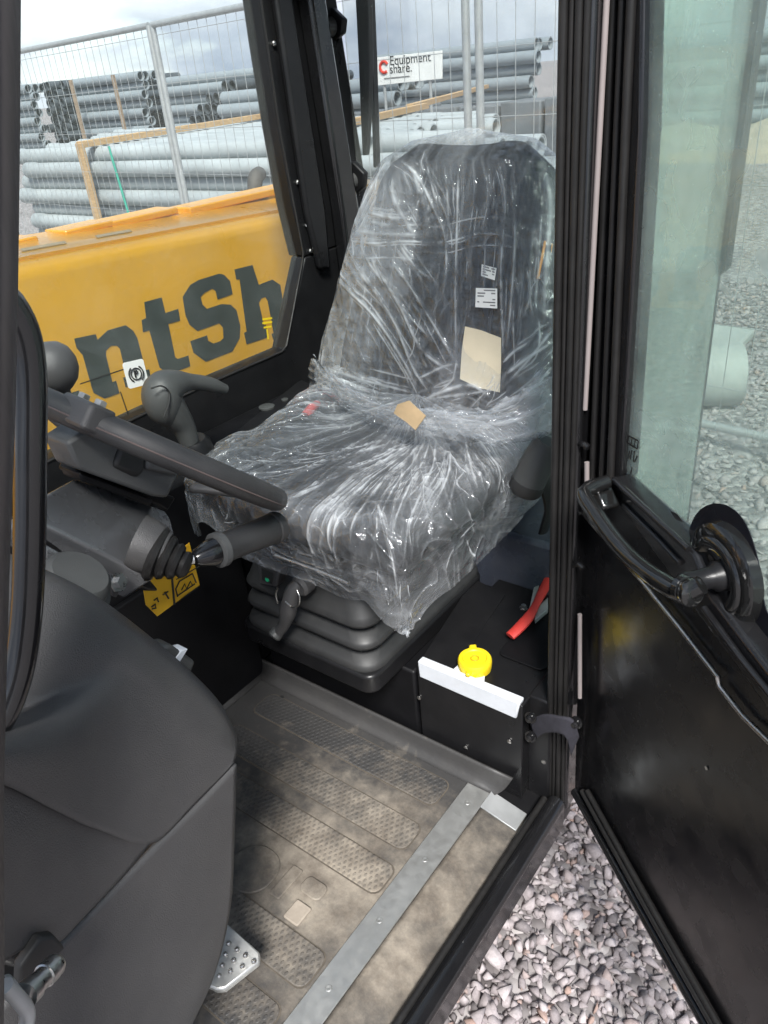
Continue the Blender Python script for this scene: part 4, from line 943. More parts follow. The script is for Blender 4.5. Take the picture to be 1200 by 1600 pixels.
bo_ = back_pt(XB0, 0, .03)
def to_xt(cx, cy):                                  # a point of the enlarged photograph crop -> backrest coordinates
    p = PP(460 + cx/2.727, 220 + cy/2.727, bo_, bnrm); q = p - bo_
    return (q.x, q.dot(bdir))
FOLDS = [([(400,50),(520,140),(600,300),(640,400),(650,560),(630,700)], 1.0, .006), ([(215,420),(350,440),(480,430),(640,432),(800,398),(1000,420)], .8, .004),
 ([(400,60),(330,200),(215,400)], .9, .006), ([(705,50),(695,300),(690,600),(690,920)], .85, .005), ([(640,80),(655,300),(645,480)], .6, .005),
 ([(860,60),(900,250),(880,600),(890,950)], .7, .005), ([(920,120),(940,400),(920,700),(900,900)], .7, .005), ([(810,100),(830,250),(800,400)], .6, .005),
 ([(760,60),(770,200),(750,420),(760,600)], .5, .004), ([(560,60),(590,200),(640,380)], .6, .005), ([(350,520),(450,700),(560,900),(700,1000)], .9, .007),
 ([(230,480),(420,760),(520,980),(600,1100)], .8, .006), ([(150,570),(330,740),(480,950),(540,1080)], .9, .006), ([(400,480),(560,720),(700,960)], .7, .005),
 ([(440,420),(520,540),(600,600)], .6, .005), ([(80,1000),(250,1080),(450,1150)], .9, .008), ([(100,960),(300,1020),(540,1080)], .7, .006), ([(540,1110),(750,1040),(850,1100)], .9, .008),
 ([(560,1100),(700,1085),(860,1060)], .7, .006), ([(1090,850),(900,1000),(850,1080)], .9, .007), ([(1100,780),(980,950),(870,1070)], .8, .006), ([(1095,1000),(900,1120),(800,1180)], .9, .007),
 ([(1080,1130),(900,1200),(600,1190)], .8, .007), ([(1095,920),(960,1060),(840,1130)], .8, .006), ([(500,90),(560,300),(570,470)], .5, .012), ([(420,120),(440,250),(520,420)], .5, .010),
 ([(300,300),(420,330),(520,330)], .5, .008), ([(250,380),(380,400),(560,400)], .5, .008), ([(330,480),(380,600),(470,720),(600,860)], .6, .005), ([(1040,60),(1070,250),(1060,500),(1050,800)], .6, .012),
 ([(130,640),(110,820),(90,1000)], .5, .012), ([(980,520),(1000,640),(970,760)], .5, .006), ([(1060,540),(1000,640),(1010,760)], .5, .006)]
nr_ = np.random.RandomState(21)
curves = []
for pts, amp, wd in FOLDS:
    q = [to_xt(*p) for p in pts]
    curves.append((q, amp, wd*.42))
    for k_ in range(9):
        dx_, dt_ = nr_.normal(0,.022), nr_.normal(0,.022); a_, b_ = sorted(nr_.uniform(0,1,2))
        if b_-a_ < .3: a_, b_ = max(0,a_-.2), min(1,b_+.2)
        cc = catmull([Vector((x_,y_,0)) for x_,y_ in q], 24); cc = cc[int(a_*23):int(b_*23)+1]
        if len(cc) > 6: curves.append(([(v.x+dx_+nr_.normal(0,.0012), v.y+dt_+nr_.normal(0,.0012)) for v in cc[::3]], amp*(.15+.85*nr_.uniform()**2.2), wd*nr_.uniform(.13,.34)))
for k_ in range(200):                               # short random crinkles, denser towards the waist
    t0 = .02 + .64*nr_.uniform()**1.6; x0_ = nr_.uniform(-.31,.31); an_ = nr_.normal(math.pi/2, .35) if t0 > .25 else math.atan2(t0+.10, x0_-.05) + nr_.normal(0,.45)
    L_ = nr_.uniform(.015,.06); bow = nr_.normal(0,.2)*L_
    d_ = (math.cos(an_), math.sin(an_))
    curves.append(([(x0_-d_[0]*L_, t0-d_[1]*L_), (x0_-d_[1]*bow, t0+d_[0]*bow), (x0_+d_[0]*L_, t0+d_[1]*L_)], (.12+.7*nr_.uniform()**3), nr_.uniform(.0008,.0018)))
def crease_field(X_, Y_, curves, ok):
    fold = np.zeros_like(X_); dsp = np.zeros_like(X_)
    for q, amp, wd in curves:
        cc = np.array([(v.x, v.y) for v in catmull([Vector((a_,b_,0)) for a_,b_ in q], 18)])
        lo_, hi_ = cc.min(0)-wd*5, cc.max(0)+wd*5
        I, J = np.nonzero((X_ > lo_[0]) & (X_ < hi_[0]) & (Y_ > lo_[1]) & (Y_ < hi_[1]) & ok)
        if not len(I): continue
        gx_, gy_ = X_[I,J], Y_[I,J]; best = np.full(gx_.shape, 9.0); bs = np.zeros(gx_.shape)
        for m_ in range(len(cc)-1):
            ax_, ay_ = cc[m_]; bx_, by_ = cc[m_+1]; ux, uy = bx_-ax_, by_-ay_; l2 = ux*ux+uy*uy+1e-12
            k_ = np.clip(((gx_-ax_)*ux+(gy_-ay_)*uy)/l2, 0, 1); dd_ = np.hypot(gx_-ax_-k_*ux, gy_-ay_-k_*uy)
            up_ = dd_ < best; best = np.where(up_, dd_, best); bs = np.where(up_, (m_+k_)/(len(cc)-1), bs)
        tap = np.clip(np.minimum(bs, 1-bs)*5, 0, 1)
        core = np.exp(-(best/wd)**1.25)*amp*tap; wide = np.exp(-(best/(wd*2.4))**2)*amp*tap
        fold[I,J] = np.maximum(fold[I,J], core + .06*wide); dsp[I,J] = np.maximum(dsp[I,J], wide*min(1, wd/.005))
    return fold, dsp
fold, dsp = crease_field(xx, T_, curves, np.broadcast_to(front, xx.shape))
flap = np.clip((xx-.06)/.07,0,1)*np.clip((T_-.33)/.06,0,1)*np.clip((.66-T_)/.08,0,1)
wt_low = np.clip(1-(T_-.02)/.38, 0, 1); wt_hi = 1-wt_low
mod = np.clip(vnoise(xx*26,T_*26,51)*1.3 + vnoise(xx*80,T_*80,53)*.7 - .35, .12, 1.25)
cre = fold*mod + .22*flap*(.3+.9*vnoise(xx*16,T_*7,77)) + .34*np.clip(vnoise(xx*12,T_*4.5,44)-.42,0,1)*(.5+vnoise(xx*50,T_*20,45)) + .10*f4*wt_hi + .14*f2*wt_low + .10*f1
cre += .25*np.exp(-((np.abs(xx)-w*.95)/.018)**2)*vnoise(xx*12,T_*18,46) + .40*np.clip((T_-.675)/.03,0,1)*vnoise(xx*40,T_*10,15)
cre = np.clip(cre,0,1)
disp = .010*low + .006*dsp + .008*flap + .0015*(vnoise(xx*40,T_*26,33)-.5)
disp = disp * np.clip(np.abs(s_)*1.2+.25,0,1)
px_ = xx + np.cos(th)*disp*.6; py_ = yy + np.sign(s_)*disp*np.clip(np.abs(s_)*3,0,1)
rot = np.array([[1,0,0],list(bnrm),list(bdir)])
P = np.zeros((nu,nv,3))
P[...,0] = XB0 + px_; P[...,1] = BK0.y + bdir.y*T_ + bnrm.y*(py_-.045); P[...,2] = BK0.z + bdir.z*T_ + bnrm.z*(py_-.045)
gridmesh('back_film', P, cre, M['film'], SCV)
# sheet draped over the cushion
nu, nv = 580, 580
gx = np.linspace(.69-.185, 1.18+.16, nu)[:,None]*np.ones((1,nv)); ga = np.linspace(.885-.20, 1.36, nv)[None,:]*np.ones((nu,1))
r0 = .06
qx = np.clip(gx, .69+r0, 1.18-r0); qa = np.clip(ga, .885+r0, 1.34)
ex_, ea_ = gx-qx, ga-qa; e_ = np.hypot(ex_, ea_)+1e-9; nx_, na_ = ex_/e_, ea_/e_
sk = np.clip(e_-r0-.02, 0, None)                   # arc length past the rim
flat_ = np.minimum(e_, r0+.02)
bend = .045
ph = np.clip(sk/bend, 0, 1.45)
outw = flat_ + bend*np.sin(ph)*.9 ; dropz = bend*(1-np.cos(ph)) + np.clip(sk-bend*1.45,0,None)*.96
angc = np.arctan2(na_, nx_)
tx, ta = .955, 1.31                                 # where the film is gathered
angt = np.arctan2(gx-tx, ta-ga+.02); radt = np.hypot(gx-tx, ta-ga+.02)
warp = vnoise(gx*12,ga*12,3)*.35
k1 = ridge(angt*8+warp, radt*1.3, 61, 5); k2 = ridge(angt*19+warp*2, radt*2.2, 62, 5); k3 = ridge(angt*37, radt*2.4, 63, 6)
cr1 = ridge(gx*26+vnoise(gx*9,ga*9,71)*3, ga*26+vnoise(gx*9,ga*9,72)*3, 73, 7)
cr2 = ridge(gx*48+vnoise(gx*14,ga*14,74)*3, ga*48+vnoise(gx*14,ga*14,75)*3, 76, 7)
fan = np.clip(1-sk/.05,0,1)
side = np.clip(sk/.03,0,1)
waves = np.sin(angc*6+vnoise(gx*5,ga*5,81)*4)
edge_b = np.exp(-((e_-r0-.02)/.028)**2)
def to_xa(cx, cy):
    p = PZ(300 + cx/2.069, 620 + cy/2.069, FZ+.645); return (p.x, -p.y)
CF_ = [([(735,115),(560,200),(330,310),(200,360)], 1, .005), ([(735,118),(520,250),(340,400),(300,450)], 1, .006), ([(738,120),(560,270),(430,400),(400,470)], .9, .005),
 ([(745,125),(600,280),(520,400),(480,460)], .8, .005), ([(755,125),(660,280),(600,420)], .7, .004), ([(770,125),(720,260),(650,420),(640,470)], .8, .004), ([(790,130),(770,260),(700,400),(680,480)], .8, .004),
 ([(830,130),(830,250),(760,380),(730,440)], .8, .004), ([(880,130),(900,220),(920,280)], .7, .004), ([(700,110),(450,190),(150,250),(60,230)], .9, .006), ([(690,105),(420,170),(120,170)], .7, .005),
 ([(720,112),(480,230),(260,330)], .8, .005), ([(620,60),(480,90),(300,120),(140,110)], .6, .004), ([(900,140),(980,200),(1010,260)], .6, .004), ([(560,300),(600,360),(640,470),(650,560)], .6, .005)]
curves = []
for pts, amp, wd in CF_:
    q = [to_xa(*p) for p in pts]; curves.append((q, amp, wd*.42))
    for k_ in range(9):
        sx_, sy_ = nr_.normal(0,.022), nr_.normal(0,.022); a_ = nr_.uniform(0,.45); b_ = nr_.uniform(.75,1)
        cc = catmull([Vector((x_,y_,0)) for x_,y_ in q], 24); cc = cc[int(a_*23):int(b_*23)+1]
        f_ = [i_/23.0 for i_ in range(int(a_*23), int(b_*23)+1)]
        curves.append(([(v.x+sx_*(.15+g_)+nr_.normal(0,.0012), v.y+sy_*(.15+g_)+nr_.normal(0,.0012)) for v, g_ in zip(cc, f_)][::3], amp*(.2+.8*nr_.uniform()**2), wd*nr_.uniform(.14,.34)))
for k_ in range(280):
    x0_, a0_ = nr_.uniform(.55,1.3), nr_.uniform(.74,1.34)
    if nr_.uniform() < .35: x0_ = nr_.uniform(1.0,1.28)
    an_ = math.atan2(ta-a0_, tx-x0_) + nr_.normal(0,.5); L_ = nr_.uniform(.008,.04); bow = nr_.normal(0,.3)*L_; d_ = (math.cos(an_), math.sin(an_))
    curves.append(([(x0_-d_[0]*L_, a0_-d_[1]*L_), (x0_-d_[1]*bow, a0_+d_[0]*bow), (x0_+d_[0]*L_, a0_+d_[1]*L_)], (.15+.8*nr_.uniform()**2.5), nr_.uniform(.0008,.002)))
fold, dsp = crease_field(gx, ga, curves, np.ones(gx.shape, dtype=bool))
cre = 1.1*fold*np.clip(vnoise(gx*26,ga*26,52)*1.3 + vnoise(gx*80,ga*80,54)*.7 - .25, .15, 1.25) + .25*np.clip(vnoise(angt*5,radt*6,58)-.45,0,1) + .28*k1*fan + .25*k2*fan + .2*k3*fan + .12*cr1 + .10*cr2*(.3+.7*edge_b) + .25*edge_b*vnoise(gx*30,ga*30,91)
cre += .30*np.exp(-radt/.16)
cre *= (.45+1.0*vnoise(gx*9+2,ga*9,95))
cre = np.clip(cre,0,1.2)**1.2 + .07*np.clip((sk-.06)/.05,0,1)
zt0 = FZ+.632 + .012*np.exp(-((gx-XC)/.2)**2)*0
bolst = .016*np.exp(-((np.abs(gx-XC)-.21)/.05)**2)
puff = .03*np.clip((gx-1.0)/.15,0,1)*vnoise(gx*14,ga*14,99)
rise = .035*np.clip((ga-1.18)/.15,0,1)
zd = zt0 + bolst + puff + rise + (.005*k1 + .003*k2)*fan + .006*dsp + .002*cr1 + .010*(vnoise(gx*9,ga*9,55)-.5)
od = outw + side*(.008*waves + .003*cr1 + .006*dsp + .016*(vnoise(gx*7,ga*7,57)-.5))
P = np.zeros((nu,nv,3))
P[...,0] = qx + nx_*od; P[...,1] = -(qa + na_*od); P[...,2] = zd - dropz*np.where(gx>1.1,.75,1.0)
# the near front corner is pulled down into a point
cd = np.hypot(gx-.505, ga-.685); pull = np.exp(-(cd/.085)**2)
tip = np.array([.684, -.868, FZ+.425])
for i_ in range(3): P[...,i_] = P[...,i_]*(1-pull*.93) + (tip[i_] + (0 if i_<2 else .0) + (vnoise(gx*60,ga*60,120+i_)-.5)*.02)*pull*.93
cre += .35*pull + .25*np.exp(-(cd/.16)**2)*vnoise(gx*30,ga*30,131)
gridmesh('cushion_film', P, cre, M['film'], SCV)
# gathered rope of film round the waist
wl = [PA(492,585,1.26), PA(530,612,1.21), PA(580,636,1.17), PA(640,652,1.15), PA(710,662,1.15), PA(780,665,1.16), PA(830,650,1.19), PA(868,610,1.24)]
pl = catmull(wl, 160); nv = 60
rad_ = catf([.035,.022,.016,.014,.018,.024,.034,.05], 160)
P = np.zeros((160,nv,3)); cre = np.zeros((160,nv))
for i, p in enumerate(pl):
    t_ = (pl[min(i+1,159)]-pl[max(i-1,0)]).normalized(); a_ = Vector((0,0,1)); a_ = (a_-t_*a_.dot(t_)).normalized(); b_ = t_.cross(a_)
    for j in range(nv):
        h_ = 2*math.pi*j/(nv-1)
        q = p + (a_*math.cos(h_)*1.25 + b_*math.sin(h_)*.55)*rad_[i]
        P[i,j] = q[:]
jj = np.linspace(0,1,nv)[None,:]*np.ones((160,1)); ii = np.linspace(0,1,160)[:,None]*np.ones((1,nv))
rk = ridge(jj*14, ii*7, 201, 4); rk2 = ridge(jj*26, ii*12, 202, 5)
cre = .32*rk + .32*rk2 + .05
cen = np.array([q[:] for q in pl])[:,None,:]
P = cen + (P-cen)*(.8+.35*rk+.2*rk2)[...,None]
gridmesh('waist_film', P, cre, M['film'], SCV)

# ------------------------------------------------------------------ cards and labels on the seat
def card(name, px, off, m, label, cat, th_=.0012, bend=.0):
    pts = [PP(u, v, back_pt(XB0,.2,off), bnrm) for u, v in px]
    o = prism(name, pts, bnrm*th_, M[m]); tag(o, label, cat); return o
cream = card('card_tag', [(727,510),(752,516),(783,528),(783,575),(781,613),(748,606),(719,592),(722,548)], .030, 'cream', 'blank cream card tucked under the film on the seat backrest', 'card')
w1 = card('paper_label', [(744,450),(777,451),(777,482),(743,480)], .032, 'white_paper', 'larger square white printed label above the cream card', 'label')
w2 = card('paper_label', [(753,413),(776,419),(773,438),(752,431)], .032, 'white_paper', 'small tilted white label topmost on the seat backrest', 'label')
def print_rows(o, px, rows, off):
    (a, b, c, d) = [PP(u, v, back_pt(XB0,.2,off), bnrm) for u, v in px]
    for r in range(rows):
        t0 = (r+.7)/(rows+.6)
        L_, R_ = a.lerp(d, t0), b.lerp(c, t0); cuts = [.1 + .8*rnd.random() for _ in range(2)] ; cuts = sorted([.08] + cuts + [.93])
        for k_ in range(0, 4, 2):
            A, B = L_.lerp(R_, cuts[k_]), L_.lerp(R_, cuts[k_+1]-.02); s = Vector((0,0,.0013))
            if (B-A).length > .004: prism('print_line', [A-s, B-s, B+s, A+s], bnrm*.0006, M['ink_soft'], o)
M['ink_soft'] = mat('ink_soft', (.22,.22,.22), .7)
print_rows(w1, [(744,450),(777,451),(777,482),(743,480)], 6, .0334); print_rows(w2, [(753,413),(776,419),(773,438),(752,431)], 4, .0334)
tp = [PA(622,632,1.128), PA(640,626,1.128), PA(666,650,1.122), PA(650,672,1.122), PA(636,660,1.124), PA(616,646,1.128)]
tag(prism('tape_tag', tp, (0,.002,.001), M['tan_tape']), 'crumpled tan tape tag gathering the film at the seat waist', 'tag')
# yellow instruction card hanging behind the gear lever
tagp = lambda u, v: PX(u, v, .93)
yt = prism('instruction_card', [tagp(222,905), tagp(296,848), tagp(312,914), tagp(246,963), tagp(228,945)], (.0012,0,0), M['tag_yellow']); tag(yt, 'bright yellow instruction card hanging below the gear lever boot', 'card')
def inkline(pts, w):
    tube('card_print', [tagp(u,v)+Vector((-.001,0,0)) for u, v in pts], w, M['ink'], yt, 6, smooth=None)
inkline([(266,880),(272,944)], .0018); inkline([(277,932),(274,920),(280,908),(300,896),(306,910)], .0012); inkline([(278,930),(304,912)], .0012)
inkline([(283,922),(288,912),(291,920),(297,908),(300,914)], .0010); inkline([(257,925),(263,935)], .0014); inkline([(254,929),(262,924)], .0014)
inkline([(240,938),(245,934),(247,940)], .0014); inkline([(236,948),(242,944),(243,950),(237,951)], .0014)
inkline([(282,936),(308,918)], .0008); inkline([(275,905),(310,885)], .0009)

# ------------------------------------------------------------------ yard: fence, pipes, timber
def fence_panel(p0, p1, top, label):
    p0, p1 = Vector(p0), Vector(p1); E = empty('fence_panel', p0); tag(E, label, 'fence', 'temporary mesh fence panels behind the machine')
    d = p1-p0; L = d.length; d.normalize(); Z = Vector((0,0,1))
    o0 = Vector((0,0,0))
    for s in (0, L): tube('fence_post', [d*s + Z*.05, d*s + Z*top], .021, M['galv'], E, 12)
    for z in (.12, top): tube('fence_rail', [d*0 + Z*z, d*L + Z*z], .021, M['galv'], E, 12)
    for s in (.0, L): 
        boxm('fence_foot', (d*s + Vector((-.12,-.3,0)))[:], (d*s + Vector((.12,.3,.06)))[:], M['grey_stack'], E, .01)
    vs_, fs_ = [], []
    def wire(A, B, r):
        b = len(vs_); v, f = sweep_data([A, B], r, 5, caps=False); vs_.extend(v); fs_.extend([tuple(i+b for i in q) for q in f])
    nvw = int(L/.105)
    for i in range(1, nvw): wire(d*(L*i/nvw) + Z*.12, d*(L*i/nvw) + Z*top, .0021)
    for z in np.arange(.32, top-.05, .30): wire(d*0 + Z*float(z), d*L + Z*float(z), .0021)
    o = mesh('wire_mesh', vs_, fs_, M['galv'], E, 60); o['kind'] = 'stuff'
FA = 4.2
dirF = Vector((1, -.116, 0)).normalized()
P1 = PA(232,40,FA); base1 = Vector((P1.x, P1.y, 0)); ftop = P1.z
P2 = PA(742,150,3.9); s2 = (P2.x - base1.x)/dirF.x
fence_panel(base1, base1 + dirF*3.3, ftop, 'fence panel beyond the pale post seen through the side window')
fence_panel(base1 + dirF*(s2+.03), base1 - dirF*.05, ftop, 'fence panel seen through the rear window behind the seat')
fence_panel(base1 + dirF*(s2-3.4), base1 + dirF*(s2-.05), ftop, 'fence panel seen through the open door glass')

def pipe_data(L, r, ri, seg=18, bell=True):
    prof = [(0,r*1.0),(L,r)] if not bell else [(0,r),(L-.20,r),(L-.16,r*1.10),(L,r*1.10)]
    vs_, fs_ = [], []
    for h, q in prof + [(prof[-1][0], ri), (0, ri)]:
        for k_ in range(seg): vs_.append((h, q*math.cos(2*math.pi*k_/seg), q*math.sin(2*math.pi*k_/seg)))
    n = len(prof)+2
    for i in range(n):
        for k_ in range(seg): fs_.append((i*seg+k_, i*seg+(k_+1)%seg, ((i+1)%n)*seg+(k_+1)%seg, ((i+1)%n)*seg+k_))
    return vs_, fs_
def pipe_mesh(name, L, r, ri, m, bell=True):
    o = mesh(name, *pipe_data(L, r, ri, bell=bell), M[m], None, 40); me = o.data; bpy.data.objects.remove(o); return me
PIPE_L, PR = 5.05, .075
pm = pipe_mesh('pipe', PIPE_L, PR, PR*.86, 'pipe')
def put_pipe(me, x, aft, z, lab, grp, rz=0, nm='pipe'):
    o = bpy.data.objects.new(nm, me); col.objects.link(o); o.location = (x, -aft, z); o.rotation_euler = (0, 0, rz); tag(o, lab, 'pipe', grp); return o
ORD = ['first','second','third','fourth','fifth','sixth','seventh','eighth','ninth','tenth','eleventh','twelfth','thirteenth','fourteenth','fifteenth','sixteenth','seventeenth','eighteenth','nineteenth']
rows_n, cols_n = 10, 19
for r_ in range(rows_n):
    for c_i in range(cols_n):
        if 0 < c_i and r_ < rows_n-5: continue      # never seen inside the pile
        aft = 5.15 + c_i*.152 + (.076 if r_ % 2 else 0)
        xe = aft*rnd.uniform(.55,.74) if c_i > 0 else 3.9 + rnd.uniform(-.15,.15)
        lab_ = 'open pipe end inside the near pile seen through the rear window'
        if c_i == 0: lab_ = 'pale grey pipe on the front of the near pile, %s' % ('topmost' if r_ == rows_n-1 else ORD[rows_n-1-r_] + ' layer from the top')
        elif r_ == rows_n-1: lab_ = 'pale grey pipe in the top layer of the near pile, %s from the front' % ORD[c_i]
        put_pipe(pm, xe, aft, PR + r_*.134, lab_, 'pipes in the near pile')
ptop = PR*2 + (rows_n-1)*.134
pm2 = pipe_mesh('pipe', 1.6, .10, .085, 'pipe')
for r_ in range(5):
    for c_i in range(9):
        aft = 6.3 + c_i*.205 + (.1 if r_ % 2 else 0)
        lab_ = 'wide pipe end low in the right-hand heap behind the seat'
        if r_ == 4: lab_ = 'wide pale pipe atop the right-hand heap behind the seat, %s from the front' % ORD[c_i]
        if c_i == 0 or r_ > 1: put_pipe(pm2, aft*rnd.uniform(.46,.60), aft, .1 + r_*.18 + (.18 if c_i > 4 else 0), lab_, 'wide pipes in the heap right of the near pile')
# timber battens, strap
def plank(name, a, b, w, h, label, up=(0,0,1)):
    a, b = Vector(a), Vector(b); t = (b-a).normalized(); u_ = Vector(up); s = t.cross(u_).normalized(); u_ = s.cross(t)
    q = [a-s*w/2, a+s*w/2, a+s*w/2+u_*h, a-s*w/2+u_*h]
    o = prism(name, q, b-a, M['timber' if a.y > -12 else 'timber_grey'], None, .003); tag(o, label, 'timber', 'timber battens on the pipe piles'); return o
A = PA(133,226,5.06); 
plank('timber_batten', Vector((A.x, -5.02, .02)), Vector((A.x, -5.02, ptop+.05)), .09, .045, 'upright timber batten standing against the front of the near pipe pile', (0,1,0))
plank('timber_batten', Vector((A.x, -5.0, ptop+.005)), Vector((A.x+.6, -8.2, ptop+.02)), .09, .06, 'long timber batten lying across the near pile from the upright batten')
plank('timber_batten', PZ(535,200,ptop+.01), PZ(665,170,ptop+.01), .09, .06, 'timber batten on the pipes seen below the white sign board')
plank('timber_batten', PZ(640,172,ptop+.02), PZ(760,138,ptop+.02), .09, .06, 'timber batten running back from beneath the white sign board')
sg = PA(170,236,5.02)
o = tube('strap', [Vector((sg.x,-5.03,ptop+.01)), Vector((sg.x-.12,-5.03,.3))], .012, M['strap_green'], None, 6); tag(o, 'green lashing strap hanging down the front of the near pipe pile', 'strap')
# far stacks
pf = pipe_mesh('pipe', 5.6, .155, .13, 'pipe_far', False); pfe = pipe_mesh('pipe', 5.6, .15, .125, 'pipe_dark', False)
def stack(x, aft, n, ncol, me, lab, grp, rz=0, dia=.31, z0=.16):
    for r_ in range(n):
        for c_i in range(ncol):
            d_ = c_i*dia + (dia/2 if r_ % 2 else 0)
            if rz == 0:
                if c_i == 0 or r_ == n-1: put_pipe(me, x + rnd.uniform(-.12,.12), aft + d_, z0 + r_*dia*.9, lab + (', %s layer down' % ORD[n-1-r_] if c_i == 0 else ', %s back on top' % ORD[c_i]), grp, 0, 'pipe')
            else: put_pipe(me, x + d_, aft + rnd.uniform(-.2,.2), z0 + r_*dia*.9, lab, grp, rz, 'pipe')
stack(24.9, 19.6, 9, 4, pf, 'grey pipe in the far stack left of the car', 'pipes in the far stack left of the car')
stack(30.9, 19.0, 9, 4, pf, 'grey pipe in the leftmost far stack', 'pipes in the leftmost far stack')
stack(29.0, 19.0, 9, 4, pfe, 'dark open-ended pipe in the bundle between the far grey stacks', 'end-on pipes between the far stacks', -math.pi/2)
stack(18.0, 19.5, 8, 3, pf, 'grey pipe in the far stack beside the corner post', 'pipes in the far stack behind the post')
for c_i in range(7):
    for r_ in range(7-c_i//2):
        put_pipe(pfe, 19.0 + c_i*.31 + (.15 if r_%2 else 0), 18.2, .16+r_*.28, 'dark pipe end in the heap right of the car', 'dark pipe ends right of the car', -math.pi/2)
for i, (x_, lab) in enumerate(((25.4,'thin timber upright on the far stack nearest the dark car'), (27.9,'thin timber upright halfway along the far pipe stack'), (33.6,'thin timber upright on the leftmost far pipe stack'))):
    plank('timber_batten', (x_, -18.9+.0, .0), (x_, -18.9, 2.5), .13, .08, lab, (0,1,0))
stack(11.2, 15.5, 6, 4, pf, 'grey pipe in the stack left of the white sign board', 'pipes in the stack left of the sign')
stack(10.6, 21.0, 8, 3, pf, 'grey pipe in the far stack behind the sign board', 'pipes in the far stack behind the sign')
stack(4.6, 22.0, 7, 3, pf, 'grey pipe in the far stack right of the sign board', 'pipes in the far stack right of the sign')
# pipes lying about on the right, nearer the fence
big = pipe_mesh('pipe', 1.0, .17, .145, 'tan_pipe', False)
_q = PZ(1140,640,0)
o = put_pipe(big, _q.x, -_q.y+.1, .17, 'short wide pale pipe lying beyond the fence, seen through door glass', 'wide pipes', R(28), 'wide_pipe')
slab = boxm('pale_slab', (_q.x+.2,_q.y-1.3,0), (_q.x+1.5,_q.y-.75,.07), M['tan_pipe'], None, .02); tag(slab, 'pale flat slab behind the short wide pipe', 'slab')
# sand bank along the far side of the yard
vs_, fs_ = [], []
for i in range(41):
    x_ = -6 + i*.55
    for a_, z_ in ((14.6,0),(15.3,.25),(16,.55+.1*math.sin(i*.9)+.08*math.sin(i*2.3)),(16.8,.3),(17.6,0)): vs_.append(V(x_, a_+.15*math.sin(i*1.7), z_-.01))
for i in range(40):
    for j in range(4): fs_.append((i*5+j, (i+1)*5+j, (i+1)*5+j+1, i*5+j+1))
o = mesh('sand_bank', vs_, fs_, M['sand'], None, 60); o['kind'] = 'structure'
# sign board in front of a grey stacked wall of material
SA = 11.0
pb_ = lambda u, v, a=SA: PA(u, v, a)
sgn = empty('sign_board', pb_(635,140)); tag(sgn, 'white sign board with red ring logo standing behind the near pipes', 'sign')
off = -Vector(sgn.location)
sp = lambda u, v, dy=0.0: PA(u, v, SA-dy) + off
prism('board', [sp(587,90), sp(690,79), sp(690,123), sp(587,134)], (0,-.03,0), M['sign_white'], sgn, .003)
for u_s in (598, 670): 
    q = sp(u_s, 128); tube('sign_post', [q + Vector((0,-.04,.1)), Vector((q.x, q.y-.04, -sgn.location.z))], .025, M['galv'], sgn, 8)
rc = sp(600,105,.004)
tube('logo_ring', [rc + Vector((-.075*math.cos(a*.49), 0, .075*math.sin(a*.49))) for a in range(1,12)], .022, M['red_ring'], sgn, 8, smooth=None)
def text3d(txt, u, v, h_px, name):
    cu_ = bpy.data.curves.new(name, 'FONT'); cu_.body = txt; cu_.size = h_px; cu_.extrude = .001
    o_ = bpy.data.objects.new(name, cu_); col.objects.link(o_); dg = bpy.context.evaluated_depsgraph_get(); dg.update()
    me_ = bpy.data.meshes.new_from_object(o_.evaluated_get(dg)); bpy.data.objects.remove(o_)
    t_ = link(name, me_, M['ink'], sgn); t_.location = sp(u, v, .004)
    t_.rotation_euler = (R(90), 0, R(180)); return t_
text3d('Equipment', 609, 102, .175, 'lettering'); text3d('share.', 609, 115, .175, 'lettering')
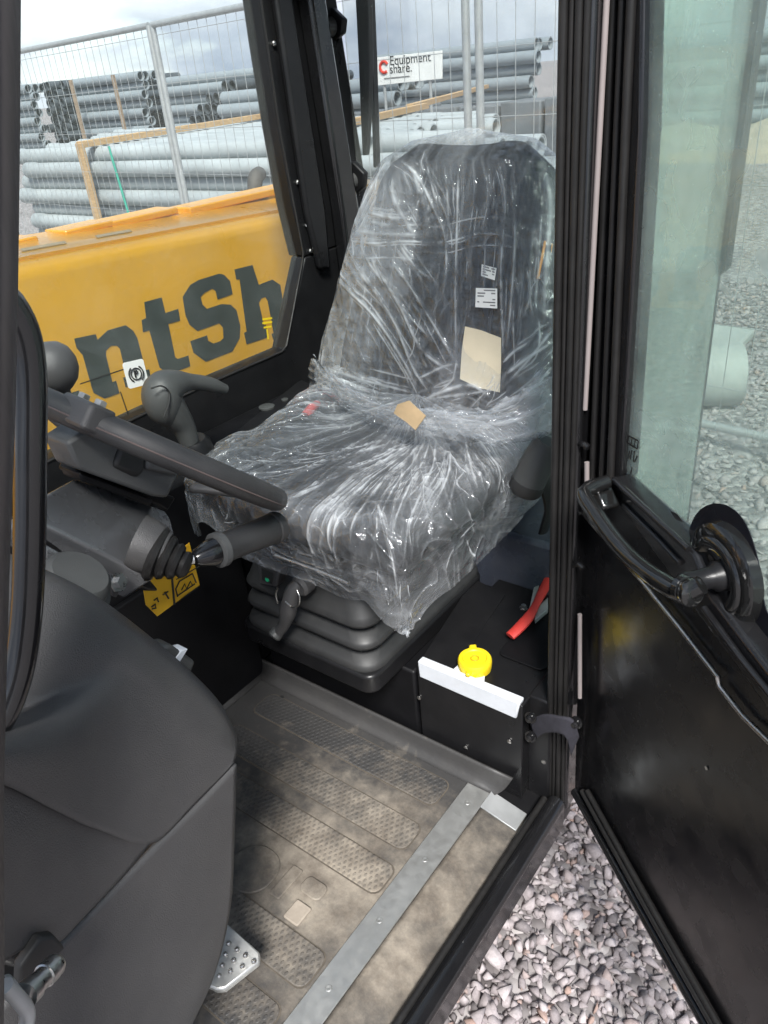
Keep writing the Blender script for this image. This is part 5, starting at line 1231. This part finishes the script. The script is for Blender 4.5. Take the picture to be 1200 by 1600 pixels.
for i, (u0_, v0_, u1_, v1_) in enumerate(((600,123,640,119),)):
    A, B = sp(u0_,v0_,.004), sp(u1_,v1_,.004); s = Vector((0,0,.008)); prism('small_print', [A-s,B-s,B+s,A+s], (0,.001,0), M['ink_soft'], sgn)
for i in range(9):
    x_ = 4.6 + i*.78
    o = boxm('block_stack', (x_, -13.2, 0), (x_+.72, -12.4, 1.15 + .12*rnd.random()), M['grey_stack'], None, .03)
    tag(o, 'grey wrapped block behind the sign board, %s from the left in its row' % ORD[8-i], 'stack', 'blocks in the row behind the sign')
# a dark pickup parked among the stacks
CAR = empty('parked_car', V(26.0,24.0,0)); tag(CAR, 'dark parked pickup truck between the far pipe stacks', 'car')
bodyp = [(0,.45),(0,1.05),(.25,1.12),(1.45,1.2),(2.05,1.78),(3.3,1.82),(3.75,1.2),(5.2,1.18),(5.25,.5)]
prism('body', [Vector((x_-2.6, -.95, z_)) for x_, z_ in bodyp], (0,1.9,0), M['car_paint'], CAR, .06)
prism('windscreen', [Vector((1.47-2.6,-.78,1.23)), Vector((1.47-2.6,.78,1.23)), Vector((2.0-2.6,.7,1.74)), Vector((2.0-2.6,-.7,1.74))], (-.03,0,.03), M['car_glass'], CAR)
prism('side_glass', [Vector((x_-2.6,.96,z_)) for x_, z_ in ((1.7,1.25),(2.15,1.7),(3.2,1.72),(3.5,1.25))], (0,.02,0), M['car_glass'], CAR)
for x_ in (.9-2.6, 4.2-2.6):
    for y_ in (-.97,.80):
        wh = lathe('wheel', (x_, y_, .4), (0,1,0), [(0,.28),(.02,.4),(.15,.4),(.17,.28)], M['rubber'], CAR, 20); lathe('hub_cap', (x_, y_-.005 if y_<0 else y_+.172, .4), (0,1,0), [(0,.2),(.006,.2)], M['galv'], wh, 14)
for y_ in (-.75,.55): boxm('headlight', (-2.63, y_, .82), (-2.58, y_+.25, .98), M['white_plastic'], CAR, .01)
boxm('number_plate', (-2.64,-.2,.6),(-2.61,.2,.72), M['white_paper'], CAR, .004)
CAR.rotation_euler = (0,0,R(10))
